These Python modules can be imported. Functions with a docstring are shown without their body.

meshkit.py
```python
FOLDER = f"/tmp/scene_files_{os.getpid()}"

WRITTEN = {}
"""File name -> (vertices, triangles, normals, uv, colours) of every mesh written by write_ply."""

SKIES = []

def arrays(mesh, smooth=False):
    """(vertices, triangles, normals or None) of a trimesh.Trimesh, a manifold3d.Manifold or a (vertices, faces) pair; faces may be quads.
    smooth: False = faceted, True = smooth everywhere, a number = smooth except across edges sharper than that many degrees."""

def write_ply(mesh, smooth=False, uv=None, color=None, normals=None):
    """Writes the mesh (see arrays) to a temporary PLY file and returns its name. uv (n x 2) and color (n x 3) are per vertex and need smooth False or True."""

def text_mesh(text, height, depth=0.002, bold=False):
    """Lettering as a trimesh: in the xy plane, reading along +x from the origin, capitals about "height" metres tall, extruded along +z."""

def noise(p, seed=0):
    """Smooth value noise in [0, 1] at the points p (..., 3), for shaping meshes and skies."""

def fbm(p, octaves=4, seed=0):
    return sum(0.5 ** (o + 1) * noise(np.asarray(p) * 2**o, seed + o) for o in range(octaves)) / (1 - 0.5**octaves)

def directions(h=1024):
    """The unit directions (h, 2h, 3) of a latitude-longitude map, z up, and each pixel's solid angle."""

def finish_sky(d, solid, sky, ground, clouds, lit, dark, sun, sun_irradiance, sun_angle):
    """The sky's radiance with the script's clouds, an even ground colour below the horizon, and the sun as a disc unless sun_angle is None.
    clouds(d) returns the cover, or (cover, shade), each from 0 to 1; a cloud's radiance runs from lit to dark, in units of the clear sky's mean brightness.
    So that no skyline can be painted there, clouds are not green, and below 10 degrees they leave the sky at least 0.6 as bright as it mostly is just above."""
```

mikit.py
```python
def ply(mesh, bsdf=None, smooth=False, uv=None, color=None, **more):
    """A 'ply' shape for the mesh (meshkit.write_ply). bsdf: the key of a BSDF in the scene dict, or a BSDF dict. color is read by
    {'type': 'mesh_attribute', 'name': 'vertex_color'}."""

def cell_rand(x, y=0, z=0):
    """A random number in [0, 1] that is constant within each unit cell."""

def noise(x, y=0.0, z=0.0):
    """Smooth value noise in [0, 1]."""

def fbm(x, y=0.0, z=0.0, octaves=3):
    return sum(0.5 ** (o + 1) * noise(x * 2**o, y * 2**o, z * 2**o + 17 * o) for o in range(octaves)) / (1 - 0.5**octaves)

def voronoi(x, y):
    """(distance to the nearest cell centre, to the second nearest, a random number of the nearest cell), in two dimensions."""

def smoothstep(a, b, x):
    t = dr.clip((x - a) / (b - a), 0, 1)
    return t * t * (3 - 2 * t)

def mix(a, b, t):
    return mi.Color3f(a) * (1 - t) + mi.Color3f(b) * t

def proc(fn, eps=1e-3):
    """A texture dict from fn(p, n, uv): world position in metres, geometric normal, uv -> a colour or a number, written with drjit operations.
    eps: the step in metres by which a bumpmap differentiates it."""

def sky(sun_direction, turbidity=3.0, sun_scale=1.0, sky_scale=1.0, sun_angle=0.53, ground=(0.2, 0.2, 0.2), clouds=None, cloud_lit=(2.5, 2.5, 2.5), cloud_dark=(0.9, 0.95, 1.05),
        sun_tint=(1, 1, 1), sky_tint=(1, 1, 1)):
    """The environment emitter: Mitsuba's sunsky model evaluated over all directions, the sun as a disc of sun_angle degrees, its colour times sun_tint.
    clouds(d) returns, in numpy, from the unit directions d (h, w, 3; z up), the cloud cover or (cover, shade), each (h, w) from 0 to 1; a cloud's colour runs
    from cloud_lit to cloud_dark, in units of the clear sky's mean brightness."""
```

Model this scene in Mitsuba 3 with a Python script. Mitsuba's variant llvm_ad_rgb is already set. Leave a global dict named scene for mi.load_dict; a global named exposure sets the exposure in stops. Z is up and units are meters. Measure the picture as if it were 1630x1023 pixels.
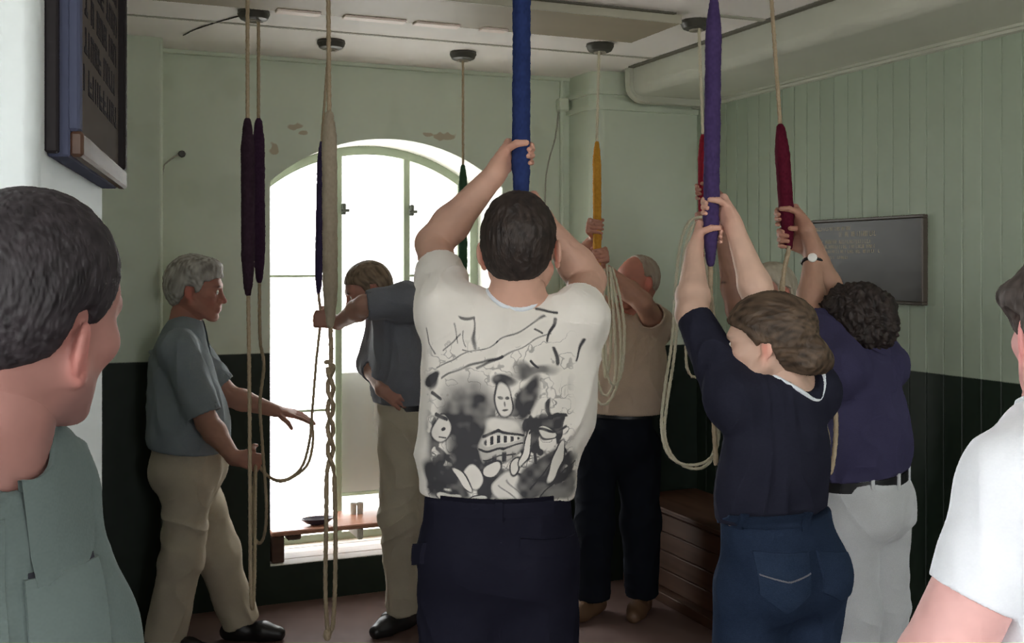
import math
import numpy as np
import trimesh
import shapely.geometry as sg
import drjit as dr
import mitsuba as mi
import mikit
import meshkit
from mikit import proc, fbm, noise, smoothstep, mix

T = mi.ScalarTransform4f
scene, labels = {}, {}

# ------------------------------------------------------------------ camera, light, exposure
FOC, CX, HORIZON, EYE = 1741.0, 815.0, 421.0, 1.65      # focal length, centre column and horizon row of the 1630 x 1023 frame; eye height in metres
YAW = math.radians(22.8)                                  # the camera looks 22.8 degrees to the right of the window wall's normal
FWD = np.array([math.sin(YAW), math.cos(YAW), 0.0])
RGT = np.array([math.cos(YAW), -math.sin(YAW), 0.0])
UP = np.array([0.0, 0.0, 1.0])
scene['camera'] = {
    'type': 'perspective', 'fov': 2 * math.degrees(math.atan(815.0 / FOC)), 'fov_axis': 'x',
    'near_clip': 0.05, 'far_clip': 200.0,
    'principal_point_offset_x': 0.0, 'principal_point_offset_y': (511.5 - HORIZON) / 1023.0,
    'to_world': T().look_at(origin=[0, 0, EYE], target=[float(FWD[0]), float(FWD[1]), EYE], up=[0, 0, 1])}
# a bright overcast day; it enters by the arched window, and by the windows behind and left of the camera
scene['sky'] = mikit.sky([0.35, 0.75, 0.8], turbidity=4.0, sun_scale=0.0, ground=(0.62, 0.60, 0.56),
                         clouds=lambda d: 0.92 + 0 * d[..., 0], cloud_lit=(2.4, 2.42, 2.4), cloud_dark=(2.0, 2.05, 2.1))
exposure = 4.9


def at(px, py, d):
    """The point at distance d in front of the camera that the photograph shows at (px, py)."""
    return np.array([0, 0, EYE]) + d * FWD + (px - CX) / FOC * d * RGT + (HORIZON - py) / FOC * d * UP


# ------------------------------------------------------------------ materials
def mat(key, base, rough=0.6, spec=0.4, bump=None, bscale=0.002, eps=1e-3, **more):
    b = {'type': 'principled', 'base_color': base if isinstance(base, dict) else {'type': 'rgb', 'value': list(base)},
         'roughness': rough, 'specular': spec, **more}
    if bump is not None:
        b = {'type': 'bumpmap', 'arbitrary': proc(bump, eps), 'scale': bscale, 'bsdf': b}
    scene[key] = {'type': 'twosided', 'bsdf': b}
    return key


DADO = 1.221


def wall_paint(p, n, uv):
    """Old eau-de-nil wall paint above, dark green below the dado line, with scuffs and a few bare patches."""
    m = fbm(p.x * 1.7 + p.y * 1.3, p.z * 1.5, p.y * 0.9, 3)
    light = mix((0.545, 0.605, 0.500), (0.615, 0.670, 0.565), m)
    stain = smoothstep(0.60, 0.72, fbm(p.x * 5.0, p.y * 5.0 + 3.1, p.z * 4.0, 3))
    light = mix(light, (0.48, 0.53, 0.42), stain * 0.35)
    back = smoothstep(5.29, 5.31, p.y)
    for (x, z, rx, rz) in ((1.868, 2.312, 0.055, 0.022), (1.78, 2.318, 0.030, 0.010), (1.093, 2.325, 0.045, 0.018), (1.135, 2.30, 0.02, 0.012), (0.995, 2.21, 0.022, 0.03), (2.23, 1.95, 0.02, 0.03)):
        dd = dr.sqrt(dr.square((p.x - x) / rx) + dr.square((p.z - z) / rz)) + 0.9 * (noise(p.x * 45, p.z * 45, 1.0) - 0.5)
        light = mix(light, (0.44, 0.38, 0.27), back * (1 - smoothstep(0.75, 1.1, dd)) * 0.9)
    dark = mix((0.010, 0.017, 0.0125), (0.018, 0.028, 0.020), fbm(p.x * 6 + p.y * 6, p.z * 5, 2.0, 3))
    return mix(dark, light, smoothstep(DADO - 0.004, DADO + 0.004, p.z))


def plaster_bump(p, n, uv):
    return fbm(p.x * 22, p.y * 22, p.z * 22, 3) + 0.6 * fbm(p.x * 4, p.y * 4, p.z * 4, 2)


mat('paint_wall', proc(wall_paint), 0.55, 0.25, plaster_bump, 0.0035, 2e-3)


def board_paint(p, n, uv):
    m = fbm(p.y * 2.1, p.z * 1.1, p.x, 3)
    b = mikit.cell_rand(dr.floor(p.y / 0.0935), 3, 7)
    light = mix((0.325, 0.385, 0.300), (0.370, 0.430, 0.340), m) * (0.95 + 0.08 * b)
    dark = mix((0.011, 0.019, 0.013), (0.018, 0.030, 0.020), m)
    return mix(dark, light, smoothstep(DADO - 0.003, DADO + 0.003, p.z))


mat('paint_board', proc(board_paint), 0.5, 0.28)
mat('paint_pier', proc(lambda p, n, uv: mix((0.50, 0.55, 0.56), (0.60, 0.65, 0.66), fbm(p.x * 3, p.y * 3, p.z * 3, 3))), 0.55, 0.25, plaster_bump, 0.003, 2e-3)
mat('paint_ceiling', proc(lambda p, n, uv: mix((0.76, 0.725, 0.69), (0.83, 0.79, 0.76), fbm(p.x * 2, p.y * 2, p.z, 3))), 0.6, 0.3)
mat('paint_batten', (0.40, 0.39, 0.33), 0.5, 0.4)
mat('batten_dark', (0.13, 0.125, 0.10), 0.6, 0.3)
mat('paint_duct', proc(lambda p, n, uv: mix((0.48, 0.49, 0.42), (0.54, 0.55, 0.47), fbm(p.x * 3, p.y * 3, p.z * 3, 3))), 0.75, 0.2)
mat('panel_tan', proc(lambda p, n, uv: mix((0.29, 0.245, 0.175), (0.33, 0.28, 0.205), fbm(p.x * 2, p.y * 6, 1.0, 3))), 0.5, 0.4)
mat('panel_face', (0.44, 0.42, 0.34), 0.5, 0.4)
mat('edge_pink', (0.90, 0.78, 0.72), 0.5, 0.4)
mat('floor_red', proc(lambda p, n, uv: mix((0.085, 0.050, 0.043), (0.125, 0.080, 0.070), fbm(p.x * 5, p.y * 5, 0.0, 4))), 0.7, 0.3)
mat('reveal_white', (0.80, 0.80, 0.76), 0.6, 0.3)
mat('frame_green', (0.36, 0.42, 0.30), 0.4, 0.4)
mat('frame_iron', (0.10, 0.11, 0.09), 0.5, 0.4)
mat('wood_bench_red', proc(lambda p, n, uv: mix((0.30, 0.13, 0.08), (0.38, 0.18, 0.12), fbm(p.x * 3, p.y * 40, p.z * 40, 3))), 0.4, 0.5)
mat('wood_dark', proc(lambda p, n, uv: mix((0.045, 0.022, 0.014), (0.085, 0.042, 0.026), fbm(p.x * 30, p.y * 3, p.z * 40, 3))), 0.5, 0.4)
mat('board_ink', (0.018, 0.016, 0.020), 0.8, 0.08)
mat('board_face', proc(lambda p, n, uv: mix((0.050, 0.042, 0.038), (0.085, 0.070, 0.060), fbm(p.x * 4, p.y * 4, p.z * 9, 3))), 0.8, 0.08)
mat('board_frame', (0.016, 0.013, 0.015), 0.6, 0.2)
mat('board_edge_blue', (0.060, 0.068, 0.115), 0.7, 0.15)
mat('plaque_slate', proc(lambda p, n, uv: mix((0.040, 0.040, 0.038), (0.062, 0.060, 0.055), fbm(p.x * 9, p.y * 9, p.z * 9, 3))), 0.4, 0.45)
mat('plaque_gold', (0.34, 0.27, 0.16), 0.5, 0.5)
mat('plaque_frame', (0.075, 0.062, 0.050), 0.4, 0.4)
mat('iron_dark', (0.05, 0.048, 0.045), 0.45, 0.5)
mat('boss_dark', (0.060, 0.058, 0.048), 0.4, 0.5)
mat('boss_hole', (0.30, 0.27, 0.22), 0.6, 0.3)
mat('panel_grey', proc(lambda p, n, uv: mix((0.50, 0.49, 0.44), (0.58, 0.57, 0.52), fbm(p.x * 3, p.y * 3, p.z * 3, 3))), 0.7, 0.2)
mat('courtyard', proc(lambda p, n, uv: mix((0.55, 0.53, 0.49), (0.66, 0.64, 0.60), fbm(p.x * 2, p.y * 2, 0, 3))), 0.8, 0.2)
scene['window_glass'] = {'type': 'thindielectric', 'int_ior': 1.5}
scene['tumbler_glass'] = {'type': 'thindielectric', 'int_ior': 1.5}
mat('dish_dark', (0.05, 0.04, 0.06), 0.3, 0.5)

# ------------------------------------------------------------------ helpers
counts = {}


def fresh(name):
    n = counts.get(name, -1) + 1
    counts[name] = n
    return name if n == 0 else f'{name}_{n:03d}'


def add(name, mesh, bsdf, parent=None, smooth=False, label=None, cat=None, group=None, kind=None, color=None, **more):
    key = fresh(f'{parent}__{name}' if parent else name)
    scene[key] = mikit.ply(mesh, bsdf, smooth=smooth, color=color, **more)
    note(key, label, cat, group, kind)
    return key


def note(key, label=None, cat=None, group=None, kind=None):
    e = {k: v for k, v in (('label', label), ('category', cat), ('group', group), ('kind', kind)) if v}
    if e:
        labels[key] = {**labels.get(key, {}), **e}


def thing(name, label, cat, group=None, kind=None):
    key = fresh(name)
    note(key, label, cat, group, kind)
    return key


def box(x0, x1, y0, y1, z0, z1, bevel=0.0):
    """A box with chamfered edges."""
    c = np.array([(x0 + x1) / 2, (y0 + y1) / 2, (z0 + z1) / 2])
    h = np.array([x1 - x0, y1 - y0, z1 - z0]) / 2
    if bevel <= 0:
        m = trimesh.creation.box(extents=2 * h)
    else:
        b = min(bevel, 0.45 * h.min())
        pts = [np.array([sx, sy, sz]) * (h - b * (np.arange(3) != k)) for sx in (-1, 1) for sy in (-1, 1) for sz in (-1, 1) for k in range(3)]
        m = trimesh.convex.convex_hull(np.array(pts))
    m.apply_translation(c)
    return m


def cat_mesh(ms):
    return trimesh.util.concatenate(ms)


def extrude(poly, depth):
    return trimesh.creation.extrude_polygon(poly, depth, engine='earcut')


def frame_mesh(m, origin, ex, ey, ez):
    """Places a mesh by a frame: its x, y, z along ex, ey, ez from origin."""
    M = np.eye(4)
    M[:3, 0], M[:3, 1], M[:3, 2], M[:3, 3] = ex, ey, ez, origin
    m = m.copy()
    m.apply_transform(M)
    return m


def lathe(profile, sections=24):
    return trimesh.creation.revolve(np.array(profile, float), sections=sections)


def spline(pts, step=0.02):
    """A Catmull-Rom curve through the points, sampled about every step metres."""
    p = np.asarray(pts, float)
    p = np.vstack([2 * p[0] - p[1], p, 2 * p[-1] - p[-2]])
    out = []
    for i in range(1, len(p) - 2):
        n = max(2, int(np.linalg.norm(p[i + 1] - p[i]) / step))
        t = np.linspace(0, 1, n, endpoint=False)[:, None]
        out.append(0.5 * (2 * p[i] + (p[i + 1] - p[i - 1]) * t + (2 * p[i - 1] - 5 * p[i] + 4 * p[i + 1] - p[i + 2]) * t**2 + (3 * p[i] - 3 * p[i + 1] + p[i + 2] - p[i - 1]) * t**3))
    return np.vstack(out + [p[-2:-1]])


def tube(pts, radius, sides=9, twist=0.0, lobes=0, lobe=0.16, cap=True):
    """A tube along the points; with lobes it is a laid rope whose strands turn once every twist metres."""
    p = np.asarray(pts, float)
    n = len(p)
    r = np.broadcast_to(np.asarray(radius, float), (n,))
    t = np.gradient(p, axis=0)
    t /= np.linalg.norm(t, axis=1, keepdims=True) + 1e-12
    a = np.cross(t[0], [1, 0, 0] if abs(t[0][0]) < 0.8 else [0, 1, 0])
    A = []
    for i in range(n):
        a = a - t[i] * np.dot(a, t[i])
        a /= np.linalg.norm(a) + 1e-12
        A.append(a)
    A = np.array(A)
    B = np.cross(t, A)
    s = np.concatenate([[0], np.cumsum(np.linalg.norm(np.diff(p, axis=0), axis=1))])
    ang = np.arange(sides) * 2 * np.pi / sides
    rot = (2 * np.pi * s / twist if twist else 0 * s)[:, None] + ang[None]
    rad = r[:, None] * (1 + (lobe * (np.abs(np.cos(lobes * ang / 2.0)) * 2 - 1)[None] if lobes else 0))
    v = p[:, None] + rad[..., None] * (np.cos(rot)[..., None] * A[:, None] + np.sin(rot)[..., None] * B[:, None])
    i, j = np.meshgrid(np.arange(n - 1), np.arange(sides), indexing='ij')
    q = np.stack([i * sides + j, i * sides + (j + 1) % sides, (i + 1) * sides + (j + 1) % sides, (i + 1) * sides + j], -1).reshape(-1, 4)
    f = np.vstack([q[:, [0, 1, 2]], q[:, [0, 2, 3]]])
    V = v.reshape(-1, 3)
    if cap:
        V = np.vstack([V, p[:1], p[-1:]])
        k = np.arange(sides)
        f = np.vstack([f, np.stack([np.full(sides, n * sides), (k + 1) % sides, k], 1), np.stack([np.full(sides, n * sides + 1), (n - 1) * sides + k, (n - 1) * sides + (k + 1) % sides], 1)])
    return trimesh.Trimesh(V, f, process=False)

# ------------------------------------------------------------------ the room
XR, YB, ZC, YP = 3.21, 5.35, 2.658, 5.06        # right wall, window wall, ceiling height, face of the two piers
X0, X1, SILL, SPRING, RISE, YG = 0.975, 2.195, 0.183, 2.055, 0.232, 5.742   # window opening and glazing plane
WALLOUT = 5.95


def arch_points(x0, x1, z0, zs, rise, n=28):
    w = (x1 - x0) / 2
    R = (w * w + rise * rise) / (2 * rise)
    cx, cz = (x0 + x1) / 2, zs + rise - R
    a0 = math.asin(w / R)
    arc = [(cx + R * math.sin(a), cz + R * math.cos(a)) for a in np.linspace(a0, -a0, n)]
    return [(x0, z0), (x1, z0)] + arc


opening = sg.Polygon(arch_points(X0, X1, SILL, SPRING, RISE))
wallpoly = sg.Polygon([(-0.4, 0.0), (XR + 0.12, 0.0), (XR + 0.12, ZC), (-0.4, ZC)]).difference(opening)
EXZ = (np.array([1, 0, 0]), np.array([0, 0, 1]), np.array([0, -1, 0]))   # polygon (x, z), extruded towards the room
skin = frame_mesh(extrude(wallpoly, 0.012), [0, YB + 0.012, 0], *EXZ)
core = frame_mesh(extrude(wallpoly, WALLOUT - YB - 0.012), [0, WALLOUT, 0], *EXZ)
wb = add('wall_back', skin, 'paint_wall', kind='structure', label='pale green window wall with a dark green dado')
add('masonry', core, 'reveal_white', wb, label='whitewashed thickness of the wall around the window')

# the two corner piers that stand proud of the window wall
def rounded_pier(x0, x1, y0, y1, z0, z1, r):
    s = sg.box(x0 + r, y0 + r, x1 - r, y1).buffer(r, quad_segs=6).intersection(sg.box(x0, y0, x1, y1))
    m = extrude(s, z1 - z0)
    m.apply_translation([0, 0, z0])
    return m

add('wall_left_pier', rounded_pier(-0.4, 0.4546, 5.08, YB, 0, ZC, 0.02), 'paint_wall', kind='structure', smooth=30, label='green painted pier in the left corner')
wrp = add('wall_right_pier', rounded_pier(2.585, XR + 0.11, YP, YB, 0, ZC, 0.07), 'paint_wall', kind='structure', smooth=30, label='rounded green pier in the right corner')
add('moulding', cat_mesh([rounded_pier(2.565, XR + 0.11, YP - 0.018, YB, z, z + 0.026, 0.07) for z in (2.535, 2.455)]), 'paint_wall', wrp, smooth=30)

# near left pier, with the painted board
pier = sg.Polygon([(-0.019, 1.852), (0.1117, 2.752), (-2.2, 2.752), (-2.2, 1.852)]).buffer(-0.03).buffer(0.03, quad_segs=5)
add('wall_left_near', extrude(pier, ZC), 'paint_pier', kind='structure', smooth=30, label='pale rounded pier at the left edge')
add('wall_left', box(-0.52, -0.4, 2.7, YB, 0, ZC), 'paint_wall', kind='structure')

# walls behind the camera, with large windows that let the day in
YF, XL = -1.9, -2.2
front = sg.box(XL, 0, XR, ZC).difference(sg.box(-1.95, 0.8, -0.25, 2.45)).difference(sg.box(0.7, 0.8, 2.6, 2.45))
add('wall_front', frame_mesh(extrude(front, 0.2), [0, YF, 0], *EXZ), 'paint_wall', kind='structure')
left = sg.box(YF, 0, 1.86, ZC).difference(sg.box(-1.2, 0.75, 1.5, 2.45))
add('wall_left_rear', frame_mesh(extrude(left, 0.2), [XL, 0, 0], np.array([0, 1, 0]), np.array([0, 0, 1]), np.array([-1, 0, 0])), 'paint_wall', kind='structure')
for i, (w, pl) in enumerate((((-1.95, -0.25), 'y'), ((0.7, 2.6), 'y'), ((-1.2, 1.5), 'x'))):
    a, b = w
    if pl == 'y':
        bars = [box(a, b, YF - 0.12, YF - 0.08, 0.8, 0.85), box(a, b, YF - 0.12, YF - 0.08, 2.40, 2.45), box(a, a + 0.05, YF - 0.12, YF - 0.08, 0.85, 2.4),
                box(b - 0.05, b, YF - 0.12, YF - 0.08, 0.85, 2.4), box((a + b) / 2 - 0.02, (a + b) / 2 + 0.02, YF - 0.12, YF - 0.08, 0.85, 2.4)]
    else:
        bars = [box(XL - 0.12, XL - 0.08, a, b, 0.75, 0.8), box(XL - 0.12, XL - 0.08, a, b, 2.40, 2.45), box(XL - 0.12, XL - 0.08, a, a + 0.05, 0.8, 2.4),
                box(XL - 0.12, XL - 0.08, b - 0.05, b, 0.8, 2.4), box(XL - 0.12, XL - 0.08, (a + b) / 2 - 0.02, (a + b) / 2 + 0.02, 0.8, 2.4)]
    add(f'window_{i + 2}', cat_mesh(bars), 'frame_green', kind='structure')

# right wall: tongue-and-groove boards, each its own
wr = add('wall_right', box(XR + 0.014, XR + 0.12, YF, YB, 0, ZC), 'batten_dark', kind='structure', label='right wall lined with upright boards, light above and dark green below')
PITCH = 0.0935
rng = np.random.default_rng(7)


def tg_board(y0, y1, out):
    """One upright board with chamfered long edges, so that the joint reads as a groove."""
    prof = sg.Polygon([(y0 + 0.0008, 0.016), (y1 - 0.0008, 0.016), (y1 - 0.0008, 0.005), (y1 - 0.0045, -out), (y0 + 0.0045, -out), (y0 + 0.0008, 0.005)])
    return frame_mesh(extrude(prof, 2.505), [XR, 0, 0.0], np.array([0, 1, 0]), np.array([1, 0, 0]), np.array([0, 0, 1]))


y = YP
while y > YF + 0.1:
    m = tg_board(y - PITCH, y, rng.uniform(-0.0006, 0.0008))
    m.invert()
    add('board', m, 'paint_board', wr)
    y -= PITCH
wrm = extrude(sg.Polygon([(0, 0), (-0.03, 0), (-0.032, 0.010), (-0.022, 0.018), (-0.020, 0.030), (0, 0.034)]), YP - YF)
add('trim_1', frame_mesh(wrm, [XR, YP, 2.486], np.array([1, 0, 0]), np.array([0, 0, 1]), np.array([0, -1, 0])), 'paint_duct', kind='structure', label='moulding along the top of the boarded wall')
add('baseboard_right', box(XR - 0.016, XR + 0.01, YF, YP, 0, 0.12, 0.004), 'paint_board', kind='structure')

# boxed duct along the right wall under the ceiling, its far end a rounded cap
r = 0.05
duct = sg.box(2.735, 2.515, XR, ZC).buffer(0)
prof = sg.box(2.735 + r, 2.515 + r, XR + 1, ZC + 1).buffer(r, quad_segs=6).intersection(sg.box(2.0, 2.0, XR, ZC))
dk = thing('boxed_duct', 'long pale boxed-in duct running under the ceiling along the boarded wall', 'duct')
add('casing', frame_mesh(extrude(prof, 4.93 - YF), [0, 4.93, 0], np.array([1, 0, 0]), np.array([0, 0, 1]), np.array([0, -1, 0])), 'paint_duct', dk, smooth=30)
capm = sg.box(2.735 + 0.075, 2.502 + 0.075, XR + 1, ZC + 1).buffer(0.095, quad_segs=8).intersection(sg.box(2.0, 2.0, XR, ZC))
add('collar', frame_mesh(extrude(capm, 0.05), [0, 4.96, 0], np.array([1, 0, 0]), np.array([0, 0, 1]), np.array([0, -1, 0])), 'paint_duct', dk, smooth=30)

add('floor', box(XL - 0.2, XR + 0.12, YF - 0.2, WALLOUT, -0.15, 0), 'floor_red', kind='structure', label='dull red floor of the ringing room')
ce = add('ceiling', box(XL - 0.2, XR + 0.12, YF - 0.2, WALLOUT, ZC, ZC + 0.1), 'paint_ceiling', kind='structure', label='off-white panelled ceiling')
add('joint_strip', box(-0.4, 2.735, 4.652, 4.672, ZC - 0.004, ZC + 0.002, 0.001), 'paint_batten', ce)
add('joint_strip', box(2.46, 2.735, 3.735, 3.765, ZC - 0.006, ZC + 0.002, 0.002), 'paint_batten', ce)
add('joint_strip', box(2.700, 2.734, YF, 4.9, ZC - 0.008, ZC + 0.002, 0.002), 'batten_dark', ce)
add('joint_strip', box(-0.39, 2.58, 5.325, 5.349, ZC - 0.02, ZC + 0.002, 0.004), 'paint_wall', ce)

# flat box panel that hangs under the ceiling, with a pale strip along its far edge
hp = thing('hanging_panel', 'long flat tan panel hanging just below the ceiling', 'ceiling panel')
add('panel', box(-1.2, 2.34, 3.80, 4.215, 2.62, 2.657, 0.004), 'panel_tan', hp)
add('near_edge', box(-1.2, 2.335, 3.79, 3.80, 2.618, 2.655, 0.002), 'panel_face', hp)
add('top_gap', box(-1.2, 2.30, 3.772, 3.79, 2.650, 2.657, 0.002), 'batten_dark', hp)
for k, (pa, pb) in enumerate(((437, 506), (543, 640), (655, 725), (760, 800))):
    xs = [4.225 * (0.3875 + 0.9219 * (p_ - CX) / FOC) / (0.9219 - 0.3875 * (p_ - CX) / FOC) for p_ in (pa, pb)]
    add('pale_strip', box(xs[0], xs[1], 4.160, 4.213, 2.611, 2.6205, 0.002), 'edge_pink', hp, label='pale pink strip along the far edge')

# ------------------------------------------------------------------ arched window
w1 = thing('window_1', 'tall arched window with thin green bars, blown out by daylight', None, kind='structure')


def arch_band(x0, x1, z0, zs, rise, t):
    outer = sg.Polygon(arch_points(x0, x1, z0, zs, rise))
    return outer.difference(outer.buffer(-t, join_style=2))


def plane_xz(poly, yc, th):
    return frame_mesh(extrude(poly, th), [0, yc + th / 2, 0], *EXZ)


fx0, fx1 = X0 - 0.0, X1 + 0.0
add('frame', plane_xz(arch_band(fx0, fx1, SILL, SPRING, RISE, 0.045), YG, 0.05), 'frame_green', w1)
glass = sg.Polygon(arch_points(fx0, fx1, SILL, SPRING, RISE)).buffer(-0.04, join_style=2)
for k, xm in enumerate((1.405, 1.783)):
    add('mullion', box(xm - 0.018, xm + 0.018, YG - 0.022, YG + 0.022, SILL + 0.04, SPRING + RISE - 0.05, 0.004), 'frame_green', w1)
    lk = add('latch', cat_mesh([box(xm + 0.012, xm + 0.034, YG - 0.05, YG - 0.02, 1.915, 1.975, 0.005), box(xm + 0.002, xm + 0.05, YG - 0.06, YG - 0.045, 1.93, 1.945, 0.004)]), 'frame_iron', w1, label='small dark casement latch')
for xa, xb in ((X0 + 0.045, 1.387), (1.801, X1 - 0.045)):
    for z in (0.879, 1.59):
        add('glazing_bar', box(xa, xb, YG - 0.010, YG + 0.010, z - 0.006, z + 0.006, 0.002), 'frame_green', w1)
add('glazing_bar', box(X1 - 0.115, X1 - 0.095, YG - 0.015, YG + 0.015, SILL + 0.045, SPRING + 0.05, 0.003), 'frame_green', w1)
cuts = [X0 + 0.04, 1.405, 1.783, X1 - 0.04]
rows = {0: [SILL, 0.879, 1.59, 3], 1: [SILL, 3], 2: [SILL, 0.879, 1.59, 3]}
for c in range(3):
    for za, zb in zip(rows[c][:-1], rows[c][1:]):
        g = glass.intersection(sg.box(cuts[c] + 0.001, za + 0.001, cuts[c + 1] - 0.001, zb - 0.001))
        v, f = trimesh.creation.triangulate_polygon(g, engine='earcut')
        add('pane', trimesh.Trimesh(np.c_[v[:, 0], np.full(len(v), YG), v[:, 1]], f, process=False), 'window_glass', w1)
# weathered panel behind the lower middle light
add('lower_panel', box(1.43, 1.765, YG + 0.028, YG + 0.05, 0.42, 1.07, 0.004), 'panel_grey', w1, label='pale grey panel closing the lower middle light')
add('panel_rail', box(1.43, 1.765, YG + 0.024, YG + 0.054, 0.405, 0.425, 0.003), 'frame_green', w1)
# plank floor of the recess
for k in range(4):
    ya = YB + 0.005 + k * 0.096
    add('recess_plank', box(X0 + 0.002, X1 - 0.002, ya, ya + 0.092, SILL - 0.012, SILL + 0.004 + 0.001 * (k % 2), 0.002), 'reveal_white', w1)
# the world outside: a pale courtyard
add('ground', box(-12, 14, WALLOUT + 0.01, 30, -0.6, -0.1), 'courtyard', kind='structure', label='pale ground outside the window')

# low bench plank that spans the recess
bn = thing('window_bench', 'low red-brown bench plank standing in the window recess', 'bench')
add('seat', box(X0 + 0.01, X1 - 0.01, 5.365, 5.70, 0.322, 0.345, 0.005), 'wood_bench_red', bn)
add('leg', box(X0 + 0.015, X0 + 0.075, 5.38, 5.66, SILL + 0.006, 0.322, 0.004), 'wood_dark', bn)
add('leg', box(X1 - 0.075, X1 - 0.015, 5.38, 5.66, SILL + 0.006, 0.322, 0.004), 'wood_dark', bn)
add('bracket', box(1.065, 1.135, 5.385, 5.62, 0.292, 0.322, 0.012), 'wood_dark', bn)
add('bracket', box(1.42, 1.45, 5.385, 5.62, 0.262, 0.322, 0.008), 'panel_grey', bn, label='pale block under the plank')
# curved dark dish and two small tumblers on the bench
dp = at(508, 822, 5.47)
dish = lathe([(0.0, 0.0), (0.030, 0.0), (0.055, 0.008), (0.085, 0.030), (0.083, 0.032), (0.052, 0.013), (0.0, 0.008)], 28)
dish.apply_scale([1.0, 0.55, 1.0])
dish.apply_translation([dp[0], dp[1] + 0.03, 0.3455])
add('dish', dish, 'dish_dark', smooth=35, label='dark boat-shaped dish on the bench in the window', cat='dish')
for k, px in enumerate((563, 575)):
    q = at(px, 815, 5.72)
    tm = lathe([(0.0, 0.0), (0.014, 0.0), (0.018, 0.056), (0.016, 0.056), (0.012, 0.005), (0.0, 0.005)], 20)
    tm.apply_translation([q[0], 5.60, 0.3455])
    add('tumbler', tm, 'panel_grey', smooth=35, label=('left' if k == 0 else 'right') + ' of the two small grey tumblers on the window bench', cat='tumbler', group='tumblers on the window bench')

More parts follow.
